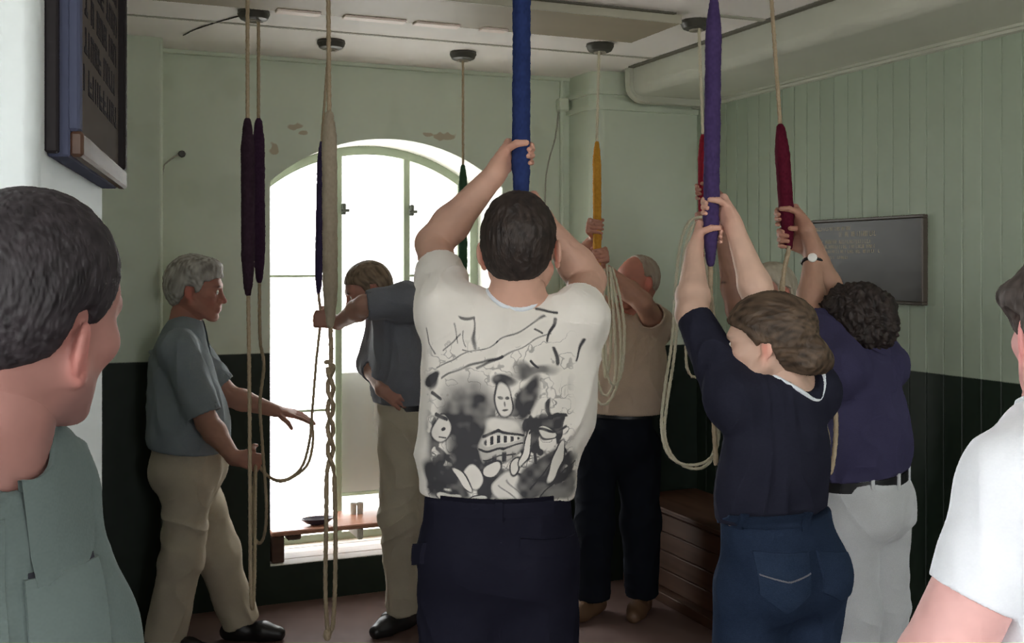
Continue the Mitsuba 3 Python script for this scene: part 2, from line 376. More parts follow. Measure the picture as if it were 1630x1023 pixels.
# boarded wooden chest along the right wall
ch = thing('wooden_chest', 'dark brown boarded chest in the corner behind the man in blue jeans', 'chest')
CX0, CX1, CY0, CY1 = 2.79, 3.185, 4.05, 5.03
add('plinth', box(CX0 - 0.05, CX1, CY0 - 0.03, CY1, 0.0, 0.05, 0.004), 'wood_dark', ch)
add('body', box(CX0 + 0.012, CX1, CY0 + 0.012, CY1, 0.05, 0.425), 'wood_dark', ch)
for k in range(4):
    z = 0.055 + k * 0.092
    add('plank', box(CX0 - 0.002 * (k % 2), CX0 + 0.014, CY0, CY1, z, z + 0.086, 0.004), 'wood_dark', ch)
    add('plank', box(CX0, CX1, CY0 - 0.002 * (k % 2), CY0 + 0.014, z, z + 0.086, 0.004), 'wood_dark', ch)
add('lid', box(CX0 - 0.02, CX1, CY0 - 0.02, CY1, 0.426, 0.452, 0.006), 'wood_dark', ch)

# conduit, junction box and loose cable beside the right pier; thin pipe lower down; hook with a wire on the left
cp = thing('conduit', 'thin painted conduit pipe in the corner left of the right pier', 'pipe')
add('pipe', tube([(2.535, YB - 0.014, 0.2), (2.535, YB - 0.014, ZC - 0.005)], 0.011, 10), 'paint_wall', cp, smooth=True)
add('junction_box', box(2.505, 2.565, YB - 0.05, YB - 0.001, 2.475, 2.545, 0.006), 'paint_wall', cp)
add('cable', tube(spline([(2.52, YB - 0.006, 2.48), (2.50, YB - 0.006, 2.33), (2.46, YB - 0.006, 2.20), (2.44, YB - 0.006, 2.02), (2.44, YB - 0.006, 1.4)], 0.04), 0.004, 6), 'paint_batten', cp, smooth=True)
add('water_pipe', cat_mesh([tube([(2.365, YB - 0.02, 0.02), (2.365, YB - 0.02, 1.66)], 0.013, 10), box(2.345, 2.385, YB - 0.03, YB, 1.45, 1.47)]), 'iron_dark', smooth=35, label='dark upright pipe on the wall right of the window', cat='pipe')
hk = thing('wall_hook', 'small dark hook with a bent wire on the green wall left of the window', 'hook')
hq = at(292, 243, 5.07)
hx, hz = hq[0], hq[2]
add('knob', frame_mesh(lathe([(0, 0), (0.012, 0), (0.012, 0.02), (0.017, 0.024), (0.014, 0.04), (0, 0.044)], 14), [hx, YB, hz], np.array([1, 0, 0]), np.array([0, 0, 1]), np.array([0, -1, 0])), 'iron_dark', hk, smooth=35)
add('wire', tube(spline([(hx, YB - 0.02, hz), (hx - 0.03, YB - 0.022, hz - 0.012), (hx - 0.065, YB - 0.015, hz - 0.04), (hx - 0.085, YB - 0.006, hz - 0.085), (hx - 0.087, YB - 0.006, hz - 0.30)], 0.02), 0.0035, 6), 'paint_batten', hk, smooth=True)
add('ceiling_cable', tube(spline([(0.70, 4.50, ZC - 0.003), (0.62, 4.68, ZC - 0.003), (0.56, 4.85, ZC - 0.003), (0.53, 4.98, ZC - 0.003)], 0.03), 0.003, 6), 'iron_dark', smooth=True, label='thin dark cable across the ceiling beside the leftmost rope boss', cat='cable')

# ------------------------------------------------------------------ painted board on the near pier
e = np.array([0.1117 + 0.019, 0.9, 0])
L = np.linalg.norm(e)
e /= L
nrm = np.array([e[1], -e[0], 0])       # out of the face, towards the room
o = np.array([-0.019, 1.852, 0])
pb = thing('painted_board', 'tall framed board with rows of dark lettering high on the left pier', 'notice board')


def on_face(u0, u1, z0, z1, d0, d1, bevel=0.003):
    return frame_mesh(box(u0, u1, z0, z1, d0, d1, bevel), o, e, UP, nrm)


add('backing', on_face(0.075, 0.86, 1.826, 2.60, 0.0, 0.035), 'board_edge_blue', pb, label='blue-grey edge of the board')
add('face', on_face(0.115, 0.83, 1.87, 2.58, 0.034, 0.040), 'board_face', pb)
for nm, a in (('frame_rail', (0.075, 0.87, 1.826, 1.868)), ('frame_rail', (0.075, 0.87, 2.58, 2.61)), ('frame_stile', (0.83, 0.87, 1.868, 2.58))):
    add(nm, on_face(*a, 0.034, 0.056, 0.006), 'board_frame' if nm == 'frame_stile' else 'wood_dark', pb)
add('frame_stile', on_face(0.075, 0.115, 1.868, 2.58, 0.03, 0.050, 0.005), 'board_edge_blue', pb)
add('bracket', on_face(0.05, 0.074, 1.83, 2.2, 0.0, 0.02), 'board_frame', pb)
r4 = np.random.default_rng(3)
ink = []
for row in range(9):                                   # weathered lettering, too foreshortened and worn to read: bold strokes
    z = 1.955 + row * 0.068
    u = 0.20 + 0.05 * r4.random()
    while u < 0.74:
        w = r4.choice([0.018, 0.042, 0.05])
        k = r4.integers(0, 4)
        H = 0.046
        if k != 3:
            ink.append(on_face(u, u + 0.012, z, z + H, 0.039, 0.0412, 0))
        if k in (0, 1) and w > 0.03:
            ink.append(on_face(u, u + w, z + H - 0.009, z + H, 0.039, 0.0412, 0))
            ink.append(on_face(u + w - 0.012, u + w, z, z + H, 0.039, 0.0412, 0))
        if k in (1, 2) and w > 0.03:
            ink.append(on_face(u, u + w, z + H / 2 - 0.004, z + H / 2 + 0.005, 0.039, 0.0412, 0))
        if k == 2:
            ink.append(on_face(u, u + w, z, z + 0.009, 0.039, 0.0412, 0))
        if k == 3:
            ink.append(on_face(u, u + 0.04, z, z + 0.010, 0.039, 0.0412, 0))
            ink.append(on_face(u + 0.014, u + 0.026, z, z + H, 0.039, 0.0412, 0))
            w = 0.04
        u += w + (0.018 if r4.random() < 0.8 else 0.05)
add('lettering', cat_mesh(ink), 'board_ink', pb, label='rows of worn dark lettering', kind='stuff')

# ------------------------------------------------------------------ slate plaque on the boarded wall
pq = thing('wall_plaque', 'dark framed memorial plaque with faint gold lettering on the boarded wall', 'plaque')


def yr(px):
    t = (px - CX) / FOC
    return XR * (0.9219 - 0.3875 * t) / (0.3875 + 0.9219 * t)


def zr(px, py):
    t = (px - CX) / FOC
    return EYE + (HORIZON - py) / FOC * XR / (0.3875 + 0.9219 * t)


ya, yb = yr(1478), yr(1292)
z0, z1 = zr(1478, 486), zr(1385, 346)
PQ = (np.array([0, 0, XR - 0.001]),)


def on_right(y0, y1, za, zb, d0, d1, bevel=0.003):
    return box(XR - d1, XR - d0, y0, y1, za, zb, bevel)


add('slab', on_right(ya + 0.012, yb - 0.012, z0 + 0.012, z1 - 0.012, 0.001, 0.022), 'plaque_slate', pq)
for a in ((ya, yb, z0, z0 + 0.013), (ya, yb, z1 - 0.013, z1), (ya, ya + 0.013, z0 + 0.013, z1 - 0.013), (yb - 0.013, yb, z0 + 0.013, z1 - 0.013)):
    add('frame', on_right(*a, 0.001, 0.030), 'plaque_frame', pq)
r5 = np.random.default_rng(11)
gold = []
W, Hh = yb - ya, z1 - z0
for (v, ua, ub, h) in ((0.055, 0.06, 0.38, 0.016), (0.115, 0.28, 0.62, 0.022), (0.215, 0.10, 0.55, 0.016), (0.275, 0.10, 0.60, 0.015), (0.335, 0.10, 0.62, 0.014), (0.41, 0.04, 0.36, 0.012)):
    u = ua
    while u < ub:                                        # faint gilt lettering, too small in the photograph to read
        w = r5.uniform(0.006, 0.012)
        zc = z1 - 0.015 - v * Hh
        y_ = yb - 0.015 - u * W
        s = r5.integers(0, 3)
        gold.append(on_right(y_ - 0.0025, y_, zc - h, zc, 0.0215, 0.0228, 0))
        if s:
            gold.append(on_right(y_ - w, y_, zc - (h if s == 1 else h * 0.55), zc - (h if s == 1 else h * 0.55) + 0.003, 0.0215, 0.0228, 0))
        if s == 2:
            gold.append(on_right(y_ - w, y_ - w + 0.0025, zc - h, zc, 0.0215, 0.0228, 0))
        u += (w + 0.005) / W if r5.random() < 0.82 else (w + 0.018) / W
add('lettering', cat_mesh(gold), 'plaque_gold', pq, label='faint gold lettering in six short rows', kind='stuff')

# ------------------------------------------------------------------ modelling kit: smooth unions of tapered limbs, turned into one surface
def unit(v):
    v = np.asarray(v, float)
    return v / np.linalg.norm(v)


class Field:
    """A signed distance field: capsules and ellipsoids blended in order; mesh() turns its zero surface into one mesh (surface nets)."""

    def __init__(self):
        self.ops = []

    def add(self, fn, lo, hi, k, mode='u'):
        self.ops.append((fn, np.asarray(lo, float), np.asarray(hi, float), k, mode))
        return self

    def cap(self, a, b, ra, rb=None, k=0.02, flat=None, mode='u', clip=False):
        """A capsule that tapers from ra to rb; flat = (axis, share) squashes it along that axis; clip ends it square at b."""
        a, b = np.asarray(a, float), np.asarray(b, float)
        rb = ra if rb is None else rb
        R = max(ra, rb)
        ax, s = (unit(flat[0]), flat[1]) if flat else (None, 1.0)
        bb = b - a
        dirn = unit(bb) if clip else None
        if flat:
            bb = bb + ax * (bb @ ax) * (1 / s - 1)
        L2 = max(bb @ bb, 1e-12)

        def fn(x, y, z):
            x, y, z = x - a[0], y - a[1], z - a[2]
            e = x * dirn[0] + y * dirn[1] + z * dirn[2] - np.linalg.norm(b - a) if clip else None
            if flat:
                c = (x * ax[0] + y * ax[1] + z * ax[2]) * (1 / s - 1)
                x, y, z = x + c * ax[0], y + c * ax[1], z + c * ax[2]
            t = np.clip((x * bb[0] + y * bb[1] + z * bb[2]) / L2, 0, 1)
            d = np.sqrt((x - t * bb[0])**2 + (y - t * bb[1])**2 + (z - t * bb[2])**2) - (ra + (rb - ra) * t)
            d = d * (0.5 + 0.5 * s)
            return np.maximum(d, e) if clip else d
        return self.add(fn, np.minimum(a, b) - R, np.maximum(a, b) + R, k, mode)

    def ell(self, c, radii, axes=None, k=0.02, mode='u'):
        c, r = np.asarray(c, float), np.asarray(radii, float)
        M = np.eye(3) if axes is None else np.array(axes)
        R = np.abs(M.T) @ r

        def fn(x, y, z):
            x, y, z = x - c[0], y - c[1], z - c[2]
            q = [(M[i, 0] * x + M[i, 1] * y + M[i, 2] * z) for i in range(3)]
            k0 = np.sqrt(sum((q[i] / r[i])**2 for i in range(3)))
            k1 = np.sqrt(sum((q[i] / r[i]**2)**2 for i in range(3)))
            return k0 * (k0 - 1) / np.maximum(k1, 1e-6)
        return self.add(fn, c - R, c + R, k, mode)

    def plane(self, p, n, k=0.004):
        """Cuts away what lies on the side of p that n points to."""
        p, n = np.asarray(p, float), unit(n)
        return self.add(lambda x, y, z: (x - p[0]) * n[0] + (y - p[1]) * n[1] + (z - p[2]) * n[2], None if False else [-1e9] * 3, [1e9] * 3, k, 'i')

    def fun(self, fn, k=0.004):
        return self.add(fn, [-1e9] * 3, [1e9] * 3, k, 'i')

    def at(self, P, last=None):
        """The field's value at the points P (n, 3), after its first `last` operations."""
        P = np.asarray(P, float)
        x, y, z = P[:, 0], P[:, 1], P[:, 2]
        D = np.full(len(P), 0.2)
        for fn, a, b, k, mode in self.ops[:last]:
            d = fn(x, y, z)
            if mode != 'u':
                d = -d if mode == 's' else d
            q = np.maximum(k - np.abs(D - d), 0) / k
            D = np.minimum(D, d) - q * q * (k / 4) if mode == 'u' else np.maximum(D, d) + q * q * (k / 4)
        return D

    def drop(self, P, w, reach=0.35, last=None):
        """Where points P, moved along -w from a start `reach` above, first meet the surface."""
        P, w = np.asarray(P, float), unit(w)
        s = np.linspace(reach, -reach, 141)
        V = self.at((P[:, None] + s[None, :, None] * w).reshape(-1, 3), last).reshape(len(P), -1)
        i = np.argmax(V < 0, axis=1)
        i = np.maximum(i, 1)
        a, b = V[np.arange(len(P)), i - 1], V[np.arange(len(P)), i]
        t = s[i - 1] + (s[i] - s[i - 1]) * np.clip(a / np.where(a - b == 0, 1, a - b), 0, 1)
        t = np.where((V < 0).any(1), t, s[np.argmin(V, axis=1)])
        return P + t[:, None] * w

    def mesh(self, h, lo=None, hi=None):
        us = [o for o in self.ops if o[4] == 'u']
        l = np.min([o[1] for o in us], 0) - 3 * h if lo is None else np.asarray(lo, float)
        u = np.max([o[2] for o in us], 0) + 3 * h if hi is None else np.asarray(hi, float)
        n = np.ceil((u - l) / h).astype(int) + 1
        ax = [l[i] + h * np.arange(n[i]) for i in range(3)]
        D = np.full(n, 0.2, np.float32)
        for fn, a, b, k, mode in self.ops:
            m = k + 2.5 * h
            i0 = np.clip(np.floor((a - m - l) / h), 0, n).astype(int)
            i1 = np.clip(np.ceil((b + m - l) / h) + 1, 0, n).astype(int)
            if np.any(i1 <= i0):
                continue
            sl = tuple(slice(p, q) for p, q in zip(i0, i1))
            d = fn(ax[0][sl[0]].astype(np.float32)[:, None, None], ax[1][sl[1]].astype(np.float32)[None, :, None], ax[2][sl[2]].astype(np.float32)[None, None, :]).astype(np.float32)
            S = D[sl]
            if mode == 'u':
                q = np.maximum(k - np.abs(S - d), 0) / k
                D[sl] = np.minimum(S, d) - q * q * (k / 4)
            else:
                d = -d if mode == 's' else d
                q = np.maximum(k - np.abs(S - d), 0) / k
                D[sl] = np.maximum(S, d) + q * q * (k / 4)
        return surface(D, l, h)


def surface(D, origin, h):
    I = D < 0
    nx, ny, nz = D.shape
    cnt = sum(I[a:nx - 1 + a, b:ny - 1 + b, c:nz - 1 + c].astype(np.uint8) for a in (0, 1) for b in (0, 1) for c in (0, 1))
    act = (cnt > 0) & (cnt < 8)
    cell = np.argwhere(act)
    vid = np.full(act.shape, -1, np.int32)
    vid[act] = np.arange(len(cell))
    pos, w = np.zeros((len(cell), 3)), np.zeros(len(cell))
    cor = {c: D[cell[:, 0] + c[0], cell[:, 1] + c[1], cell[:, 2] + c[2]] for c in np.ndindex(2, 2, 2)}
    for c in np.ndindex(2, 2, 2):
        for axis in range(3):
            if c[axis] == 0:
                e = tuple(c[i] + (i == axis) for i in range(3))
                d0, d1 = cor[c], cor[e]
                m = (d0 < 0) != (d1 < 0)
                t = np.where(m, d0 / np.where(m, d0 - d1, 1), 0)
                p = np.broadcast_to(np.array(c, float), (len(cell), 3)).copy()
                p[:, axis] += t
                pos += p * m[:, None]
                w += m
    V = origin + h * (cell + pos / np.maximum(w, 1)[:, None])
    F = []
    for axis in range(3):
        b, c = (axis + 1) % 3, (axis + 2) % 3
        s0 = [slice(1, -1)] * 3
        s1 = [slice(1, -1)] * 3
        s0[axis], s1[axis] = slice(0, -1), slice(1, None)
        A, B = I[tuple(s0)], I[tuple(s1)]
        e = np.argwhere(A != B)
        flip = A[tuple(e.T)]
        e = e + 1
        e[:, axis] -= 1
        q = []
        for db, dc in ((-1, -1), (0, -1), (0, 0), (-1, 0)):
            i = e.copy()
            i[:, b] += db
            i[:, c] += dc
            q.append(vid[tuple(i.T)])
        q = np.stack(q, 1)
        q[~flip] = q[~flip][:, ::-1]
        F.append(q)
    F = np.vstack(F)
    return trimesh.Trimesh(V, np.vstack([F[:, [0, 1, 2]], F[:, [0, 2, 3]]]), process=False)


def vnormals(m):
    v, f = np.asarray(m.vertices), np.asarray(m.faces)
    n, c = np.zeros_like(v), np.cross(v[f[:, 1]] - v[f[:, 0]], v[f[:, 2]] - v[f[:, 0]])
    for k in range(3):
        np.add.at(n, f[:, k], c)
    return n / np.maximum(np.linalg.norm(n, axis=1, keepdims=True), 1e-12)


def displace(m, fn):
    n = vnormals(m)
    v = np.asarray(m.vertices)
    m.vertices = v + n * np.asarray(fn(v, n))[:, None]
    return m


def folds(v, axes, freq, amp, seed=0):
    """Soft drapery: ridged noise stretched along the axes (rows), with its own frequency for each."""
    q = (v @ np.array(axes).T) * np.asarray(freq)
    a = meshkit.noise(q + 3.7 * meshkit.noise(q * 0.5, seed + 9)[:, None], seed)
    b = meshkit.noise(q * 2.1 + 11, seed + 1)
    return amp * ((1 - np.abs(2 * a - 1))**2 - 0.45 + 0.45 * (b - 0.5))


# ------------------------------------------------------------------ anatomy
class Head:
    """A head frame: o between the ears, f the way the face looks, u its crown."""

    def __init__(self, o, f, u=UP, s=1.0, ear_z=-0.010, ear_out=0.0):
        self.o, self.f, self.s, self.ear_z = np.asarray(o, float), unit(f), s, ear_z
        self.ear_out = ear_out
        u = np.asarray(u, float)
        self.u = unit(u - self.f * (u @ self.f))
        self.r = np.cross(self.f, self.u)
        self.A = [self.r, self.f, self.u]

    def p(self, x, y, z):
        return self.o + self.s * (x * self.r + y * self.f + z * self.u)

    def loc(self, v):
        d = (np.asarray(v) - self.o) / self.s
        return d @ self.r, d @ self.f, d @ self.u

    def build(self, F, female=False, ears=(-1, 1)):
        s, p, A = self.s, self.p, self.A
        e = lambda x, y, z, a, b, c, k=0.02, mode='u': F.ell(p(x, y, z), np.array([a, b, c]) * s, A, k * s, mode)
        c = lambda a, b, ra, rb, k=0.015, mode='u': F.cap(p(*a), p(*b), ra * s, rb * s, k * s, mode=mode)
        e(0, -0.012, 0.032, 0.075, 0.096, 0.084)                       # cranium
        e(0, -0.045, 0.005, 0.066, 0.055, 0.065)                       # occiput
        e(0, 0.030, -0.030, 0.061, 0.060, 0.078, 0.03)                 # face
        e(0, 0.058, 0.030, 0.055, 0.032, 0.040, 0.02)                  # forehead
        for x in (-1, 1):
            c((x * 0.060, -0.002, -0.052), (x * 0.024, 0.068, -0.098), 0.016, 0.015, 0.03)   # jaw
            e(x * 0.044, 0.056, -0.022, 0.022, 0.026, 0.020, 0.025)     # cheekbone
        e(0, 0.077, -0.101, 0.021, 0.017, 0.016, 0.02)                 # chin
        c((-0.034, 0.084, 0.020), (0.034, 0.084, 0.020), 0.0105, 0.0105, 0.02)               # brow
        for x in (-1, 1):
            e(x * 0.031, 0.098, -0.001, 0.018, 0.013, 0.010, 0.014, 's')
            e(x * 0.031, 0.078, -0.002, 0.0135, 0.0125, 0.0115, 0.004)  # lids over the eyeball
        c((0, 0.088, 0.010), (0, 0.108, -0.034), 0.0075, 0.0105, 0.014)                      # nose
        e(0, 0.111, -0.036, 0.0095, 0.0095, 0.009, 0.008)
        for x in (-1, 1):
            e(x * 0.0115, 0.097, -0.039, 0.0075, 0.010, 0.0075, 0.008)
        e(0, 0.086, -0.064, 0.026, 0.017, 0.018, 0.014)                # muzzle
        c((-0.019, 0.0945, -0.062), (0.019, 0.0945, -0.062), 0.0055, 0.0055, 0.006)          # upper lip
        c((-0.015, 0.0935, -0.073), (0.015, 0.0935, -0.073), 0.0060, 0.0062, 0.006)          # lower lip
        c((-0.022, 0.103, -0.0675), (0.022, 0.103, -0.0675), 0.0018, 0.0018, 0.004, 's')
        for x in ears:                                                   # ears: rim, bowl, lobe
            z, o = self.ear_z, self.ear_out
            E = [unit(self.r * x + self.f * 0.45), unit(self.f - self.r * x * 0.45 + self.u * 0.10), unit(self.u - self.f * 0.16)]
            F.ell(p(x * (0.0775 + o), -0.014, z + 0.002), np.array([0.0068, 0.0165, 0.0285]) * s, E, 0.006 * s)
            F.ell(p(x * (0.0865 + o), -0.004, z + 0.002), np.array([0.006, 0.0095, 0.017]) * s, E, 0.006 * s, 's')
            F.ell(p(x * (0.0735 + o), -0.003, z - 0.028), np.array([0.006, 0.009, 0.010]) * s, E, 0.006 * s)

    def eyes(self, parent):
        for x in (-1, 1):
            m = trimesh.creation.icosphere(subdivisions=2, radius=0.0118 * self.s)
            v = np.asarray(m.vertices)
            near = np.linalg.norm(v / (0.0118 * self.s) - self.f, axis=1)
            col = np.where(near[:, None] < 0.22, [0.01, 0.01, 0.01], np.where(near[:, None] < 0.5, [0.10, 0.08, 0.05], [0.75, 0.72, 0.68]))
            m.apply_translation(self.p(x * 0.031, 0.0805, -0.002))
            add('eye', m, 'eye_ball', parent, smooth=True, color=col)


def grip(F, c, a, palm_from, t_hint, R=0.022, tilt=0.5, s=1.0):
    """A hand closed round a rope with axis a through c: palm on the side palm_from, fingers curling on round towards t_hint. Returns the wrist."""
    a = unit(a)
    n = -unit(palm_from - a * (np.asarray(palm_from) @ a))
    t = np.cross(a, n)
    t = t if t @ t_hint > 0 else -t
    t2, a2 = t * math.cos(tilt) + a * math.sin(tilt), a * math.cos(tilt) - t * math.sin(tilt)
    C = np.asarray(c, float) - n * (R + 0.012 * s)
    wrist = C - t2 * 0.082 * s - a2 * 0.004
    heel = [C - t2 * 0.055 * s + a2 * x * s for x in (0.018, -0.018)]
    lens = ((38, 62, 55, 42), (40, 68, 58, 44), (40, 66, 56, 42), (38, 56, 48, 38))
    F.cap(wrist, C - t2 * 0.040 * s, 0.024 * s, 0.026 * s, 0.02, flat=(n, 0.62))
    for i in range(4):
        off = (0.0285 - 0.0188 * i) * s
        K = C + t2 * (0.022 - 0.004 * abs(i - 1.2)) * s + a2 * off - n * 0.002
        F.cap(heel[0] * (1 - i / 3) + heel[1] * (i / 3), K, 0.0125 * s, 0.0112 * s, 0.012)
        rf = (0.0088, 0.0090, 0.0086, 0.0076)[i] * s
        hgt = (K - c) @ a
        ang = math.atan2((K - c) @ t, -((K - c) @ n))
        pts = [K]
        rad = R + rf * 0.72
        for q, dang in enumerate(lens[i][1:]):
            ang += math.radians(dang)
            pts.append(np.asarray(c) + rad * (-math.cos(ang) * n + math.sin(ang) * t) + a * (hgt - 0.003 * (q + 1)))
        for q in range(3):
            F.cap(pts[q], pts[q + 1], rf * (1.04 - 0.07 * q), rf * (0.98 - 0.08 * q), 0.0035 if q else 0.006)
    b0 = C - t2 * 0.045 * s + a2 * 0.022 * s + n * 0.004
    ang = math.atan2((b0 - c) @ t, -((b0 - c) @ n))
    base = (b0 - c) @ a
    q1 = np.asarray(c) + (R + 0.016 * s) * (-math.cos(math.radians(-48)) * n + math.sin(math.radians(-48)) * t) + a * (base + 0.022 * s)
    q2 = np.asarray(c) + (R + 0.009 * s) * (-math.cos(math.radians(-102)) * n + math.sin(math.radians(-102)) * t) + a * (base + 0.034 * s)
    q3 = np.asarray(c) + (R + 0.008 * s) * (-math.cos(math.radians(-150)) * n + math.sin(math.radians(-150)) * t) + a * (base + 0.036 * s)
    F.cap(C - t2 * 0.062 * s + a2 * 0.012 * s, q1, 0.0150 * s, 0.0118 * s, 0.012)
    F.cap(q1, q2, 0.0112 * s, 0.0098 * s, 0.004)
    F.cap(q2, q3, 0.0100 * s, 0.0080 * s, 0.003)
    return wrist


def open_hand(F, wrist, t, n, side, curl=0.25, s=1.0):
    """A relaxed open hand: t from the wrist to the fingers, n out of the palm, side towards the thumb."""
    t = unit(t)
    n = unit(n - t * (np.asarray(n) @ t))
    a = np.cross(t, n)
    a = a if a @ side > 0 else -a
    w = np.asarray(wrist, float)
    F.cap(w, w + t * 0.045 * s, 0.024 * s, 0.027 * s, 0.02, flat=(n, 0.60))
    for i in range(4):
        K = w + t * (0.090 - 0.004 * abs(i - 1.2)) * s + a * (0.028 - 0.0187 * i) * s
        F.cap(w + t * 0.030 * s + a * (0.016 - 0.011 * i) * s, K, 0.0125 * s, 0.0108 * s, 0.012)
        d = t + a * (0.10 - 0.07 * i)
        p = K
        for q, ln in enumerate(((0.042, 0.026, 0.022), (0.046, 0.029, 0.023), (0.043, 0.027, 0.023), (0.033, 0.021, 0.020))[i]):
            d = unit(d) * math.cos(curl * (1 + 0.3 * i)) + n * math.sin(curl * (1 + 0.3 * i))
            e = p + d * ln * s
            F.cap(p, e, (0.0088 - 0.0007 * q) * s, (0.0083 - 0.0008 * q) * s, 0.0035)
            p = e
    b = w + t * 0.028 * s + a * 0.022 * s
    d1 = unit(t * 0.6 + a * 0.75 + n * 0.25)
    b1 = b + d1 * 0.040 * s
    d2 = unit(t * 0.85 + a * 0.42 + n * 0.35)
    F.cap(w + t * 0.018 * s + a * 0.012 * s, b1, 0.0150 * s, 0.0115 * s, 0.012)
    F.cap(b1, b1 + d2 * 0.031 * s, 0.0108 * s, 0.0096 * s, 0.004)
    F.cap(b1 + d2 * 0.031 * s, b1 + (d2 + n * 0.2) * 0.055 * s, 0.0098 * s, 0.0078 * s, 0.003)


scene['skin'] = {'type': 'twosided', 'bsdf': {'type': 'principled', 'base_color': {'type': 'mesh_attribute', 'name': 'vertex_color'}, 'roughness': 0.55, 'specular': 0.35}}
scene['hair'] = {'type': 'twosided', 'bsdf': {'type': 'bumpmap', 'scale': 0.0022, 'arbitrary': proc(lambda p, n, uv: noise(p.x * 330, p.y * 330, p.z * 120) + 0.6 * noise(p.x * 140, p.y * 140, p.z * 50), 8e-4),
                 'bsdf': {'type': 'principled', 'base_color': {'type': 'mesh_attribute', 'name': 'vertex_color'}, 'roughness': 0.55, 'specular': 0.3}}}
scene['eye_ball'] = {'type': 'twosided', 'bsdf': {'type': 'principled', 'base_color': {'type': 'mesh_attribute', 'name': 'vertex_color'}, 'roughness': 0.15, 'specular': 0.5}}


def skin_color(v, tone, head=None, red=0.0, stubble=0.0, hands=()):
    """Skin tone per vertex: blotches, redder ears, lips, nose and knuckles, a shaven shadow on the jaw."""
    tone = np.asarray(tone, float)
    m = meshkit.fbm(v * 28, 3, 5)[:, None]
    c = tone * (0.90 + 0.2 * m)
    ruddy = np.zeros(len(v))
    if head is not None:
        x, y, z = head.loc(v)
        near = np.exp(-(((np.abs(x) - 0.080) / 0.012)**2 + ((y + 0.012) / 0.022)**2 + ((z - head.ear_z) / 0.035)**2))
        nose = np.exp(-((x / 0.016)**2 + ((y - 0.112) / 0.016)**2 + ((z + 0.034) / 0.014)**2))
        cheek = np.exp(-(((np.abs(x) - 0.045) / 0.02)**2 + ((y - 0.075) / 0.03)**2 + ((z + 0.035) / 0.025)**2))
        c = c * (1 + 0.35 * near[:, None])
        ruddy = 0.9 * near + 0.6 * nose + 0.45 * cheek + red * ((z > -0.16) & (np.abs(x) < 0.12) & (np.abs(y) < 0.14) & (z < 0.13))
        lips = np.exp(-((x / 0.020)**4 + ((y - 0.099) / 0.012)**2 + ((z + 0.067) / 0.009)**2))
        c = c * (1 - lips[:, None]) + np.array([0.42, 0.17, 0.15]) * (tone.mean() / 0.38) * lips[:, None]
        brow = np.exp(-((np.abs(x) - 0.032) / 0.017)**4 - ((z - 0.021 + 0.12 * np.abs(np.abs(x) - 0.030)) / 0.0045)**2) * (y > 0.06)
        c = c * (1 - 0.75 * brow[:, None])
        if stubble:
            jaw = np.clip((-0.045 - z) / 0.03, 0, 1) * np.clip((y + 0.01) / 0.03, 0, 1) * np.clip((0.16 + z) / 0.03, 0, 1) * (np.abs(x) < 0.09) * (y < 0.14)
            c = c * (1 - stubble * jaw[:, None] * np.array([0.35, 0.25, 0.18]))
    for hnd in hands:
        ruddy = ruddy + 0.35 * np.exp(-(np.linalg.norm(v - hnd, axis=1) / 0.07)**2)
    ruddy = np.clip(ruddy, 0, 1)[:, None]
    return np.clip(c * (1 + ruddy * np.array([0.10, -0.30, -0.28])), 0, 1)


def make_hair(parent, hd, base, tip, line, thick=(0.012, 0.012, 0.014), seed=0, strand=0.003, curly=0.0, lumps=(), h=0.0035, label=None, flow=(60, 60, 14), name='hair'):
    """Hair as a shell on the skull, ended by a hairline: line gives (y, z) pairs, from the nape to the brow."""
    F, s = Field(), hd.s
    F.ell(hd.p(0, -0.012, 0.034), (np.array([0.076, 0.097, 0.085]) + thick) * s, hd.A, 0.02)
    F.ell(hd.p(0, -0.045, 0.003), (np.array([0.068, 0.056, 0.070]) + np.array(thick) * 0.9) * s, hd.A, 0.025)
    for (x, y, z, r) in lumps:
        F.ell(hd.p(x, y, z), np.broadcast_to(np.asarray(r, float), (3,)) * s, hd.A, 0.018)
    ly, lz = np.array(line).T
    o = np.argsort(ly)
    ly, lz = ly[o], lz[o]

    def cut(X, Y, Z):
        d = [X - hd.o[0], Y - hd.o[1], Z - hd.o[2]]
        y = sum(d[i] * hd.f[i] for i in range(3)) / s
        z = sum(d[i] * hd.u[i] for i in range(3)) / s
        x = sum(d[i] * hd.r[i] for i in range(3)) / s
        return (np.interp(y, ly, lz) - z - 0.10 * np.maximum(np.abs(x) - 0.02, 0) * (y > 0.05)) * s * 0.8
    F.fun(cut, 0.010)
    m = F.mesh(h)
    rot = np.array(hd.A)

    def fn(v, n):
        q = ((v - hd.o) @ rot.T) / s
        warp = meshkit.noise(q * 18, seed + 3)[:, None] * np.array([1.2, 1.2, 3.0])
        fine = meshkit.noise(q * np.array(flow) * 2.3 + warp * 2, seed) - 0.5
        big = meshkit.noise(q * 22 + warp, seed + 5) - 0.5
        out = strand * 1.0 * fine + strand * 0.6 * big
        if curly:
            out = out + curly * (np.abs(2 * meshkit.noise(q * 75 + warp * 1.5, seed + 7) - 1) - 0.5) + curly * 1.4 * (meshkit.noise(q * 33, seed + 8) - 0.5)
        return out
    m = displace(m, fn)
    v = np.asarray(m.vertices)
    q = ((v - hd.o) @ rot.T) / s
    k = np.clip(1.4 * meshkit.noise(q * np.array(flow) * 1.7 + 5 * meshkit.noise(q * 12, seed)[:, None], seed + 2) - 0.2, 0, 1)[:, None]
    col = np.asarray(base) * (1 - k) + np.asarray(tip) * k
    return add(name, m, 'hair', parent, smooth=True, color=col, label=label)


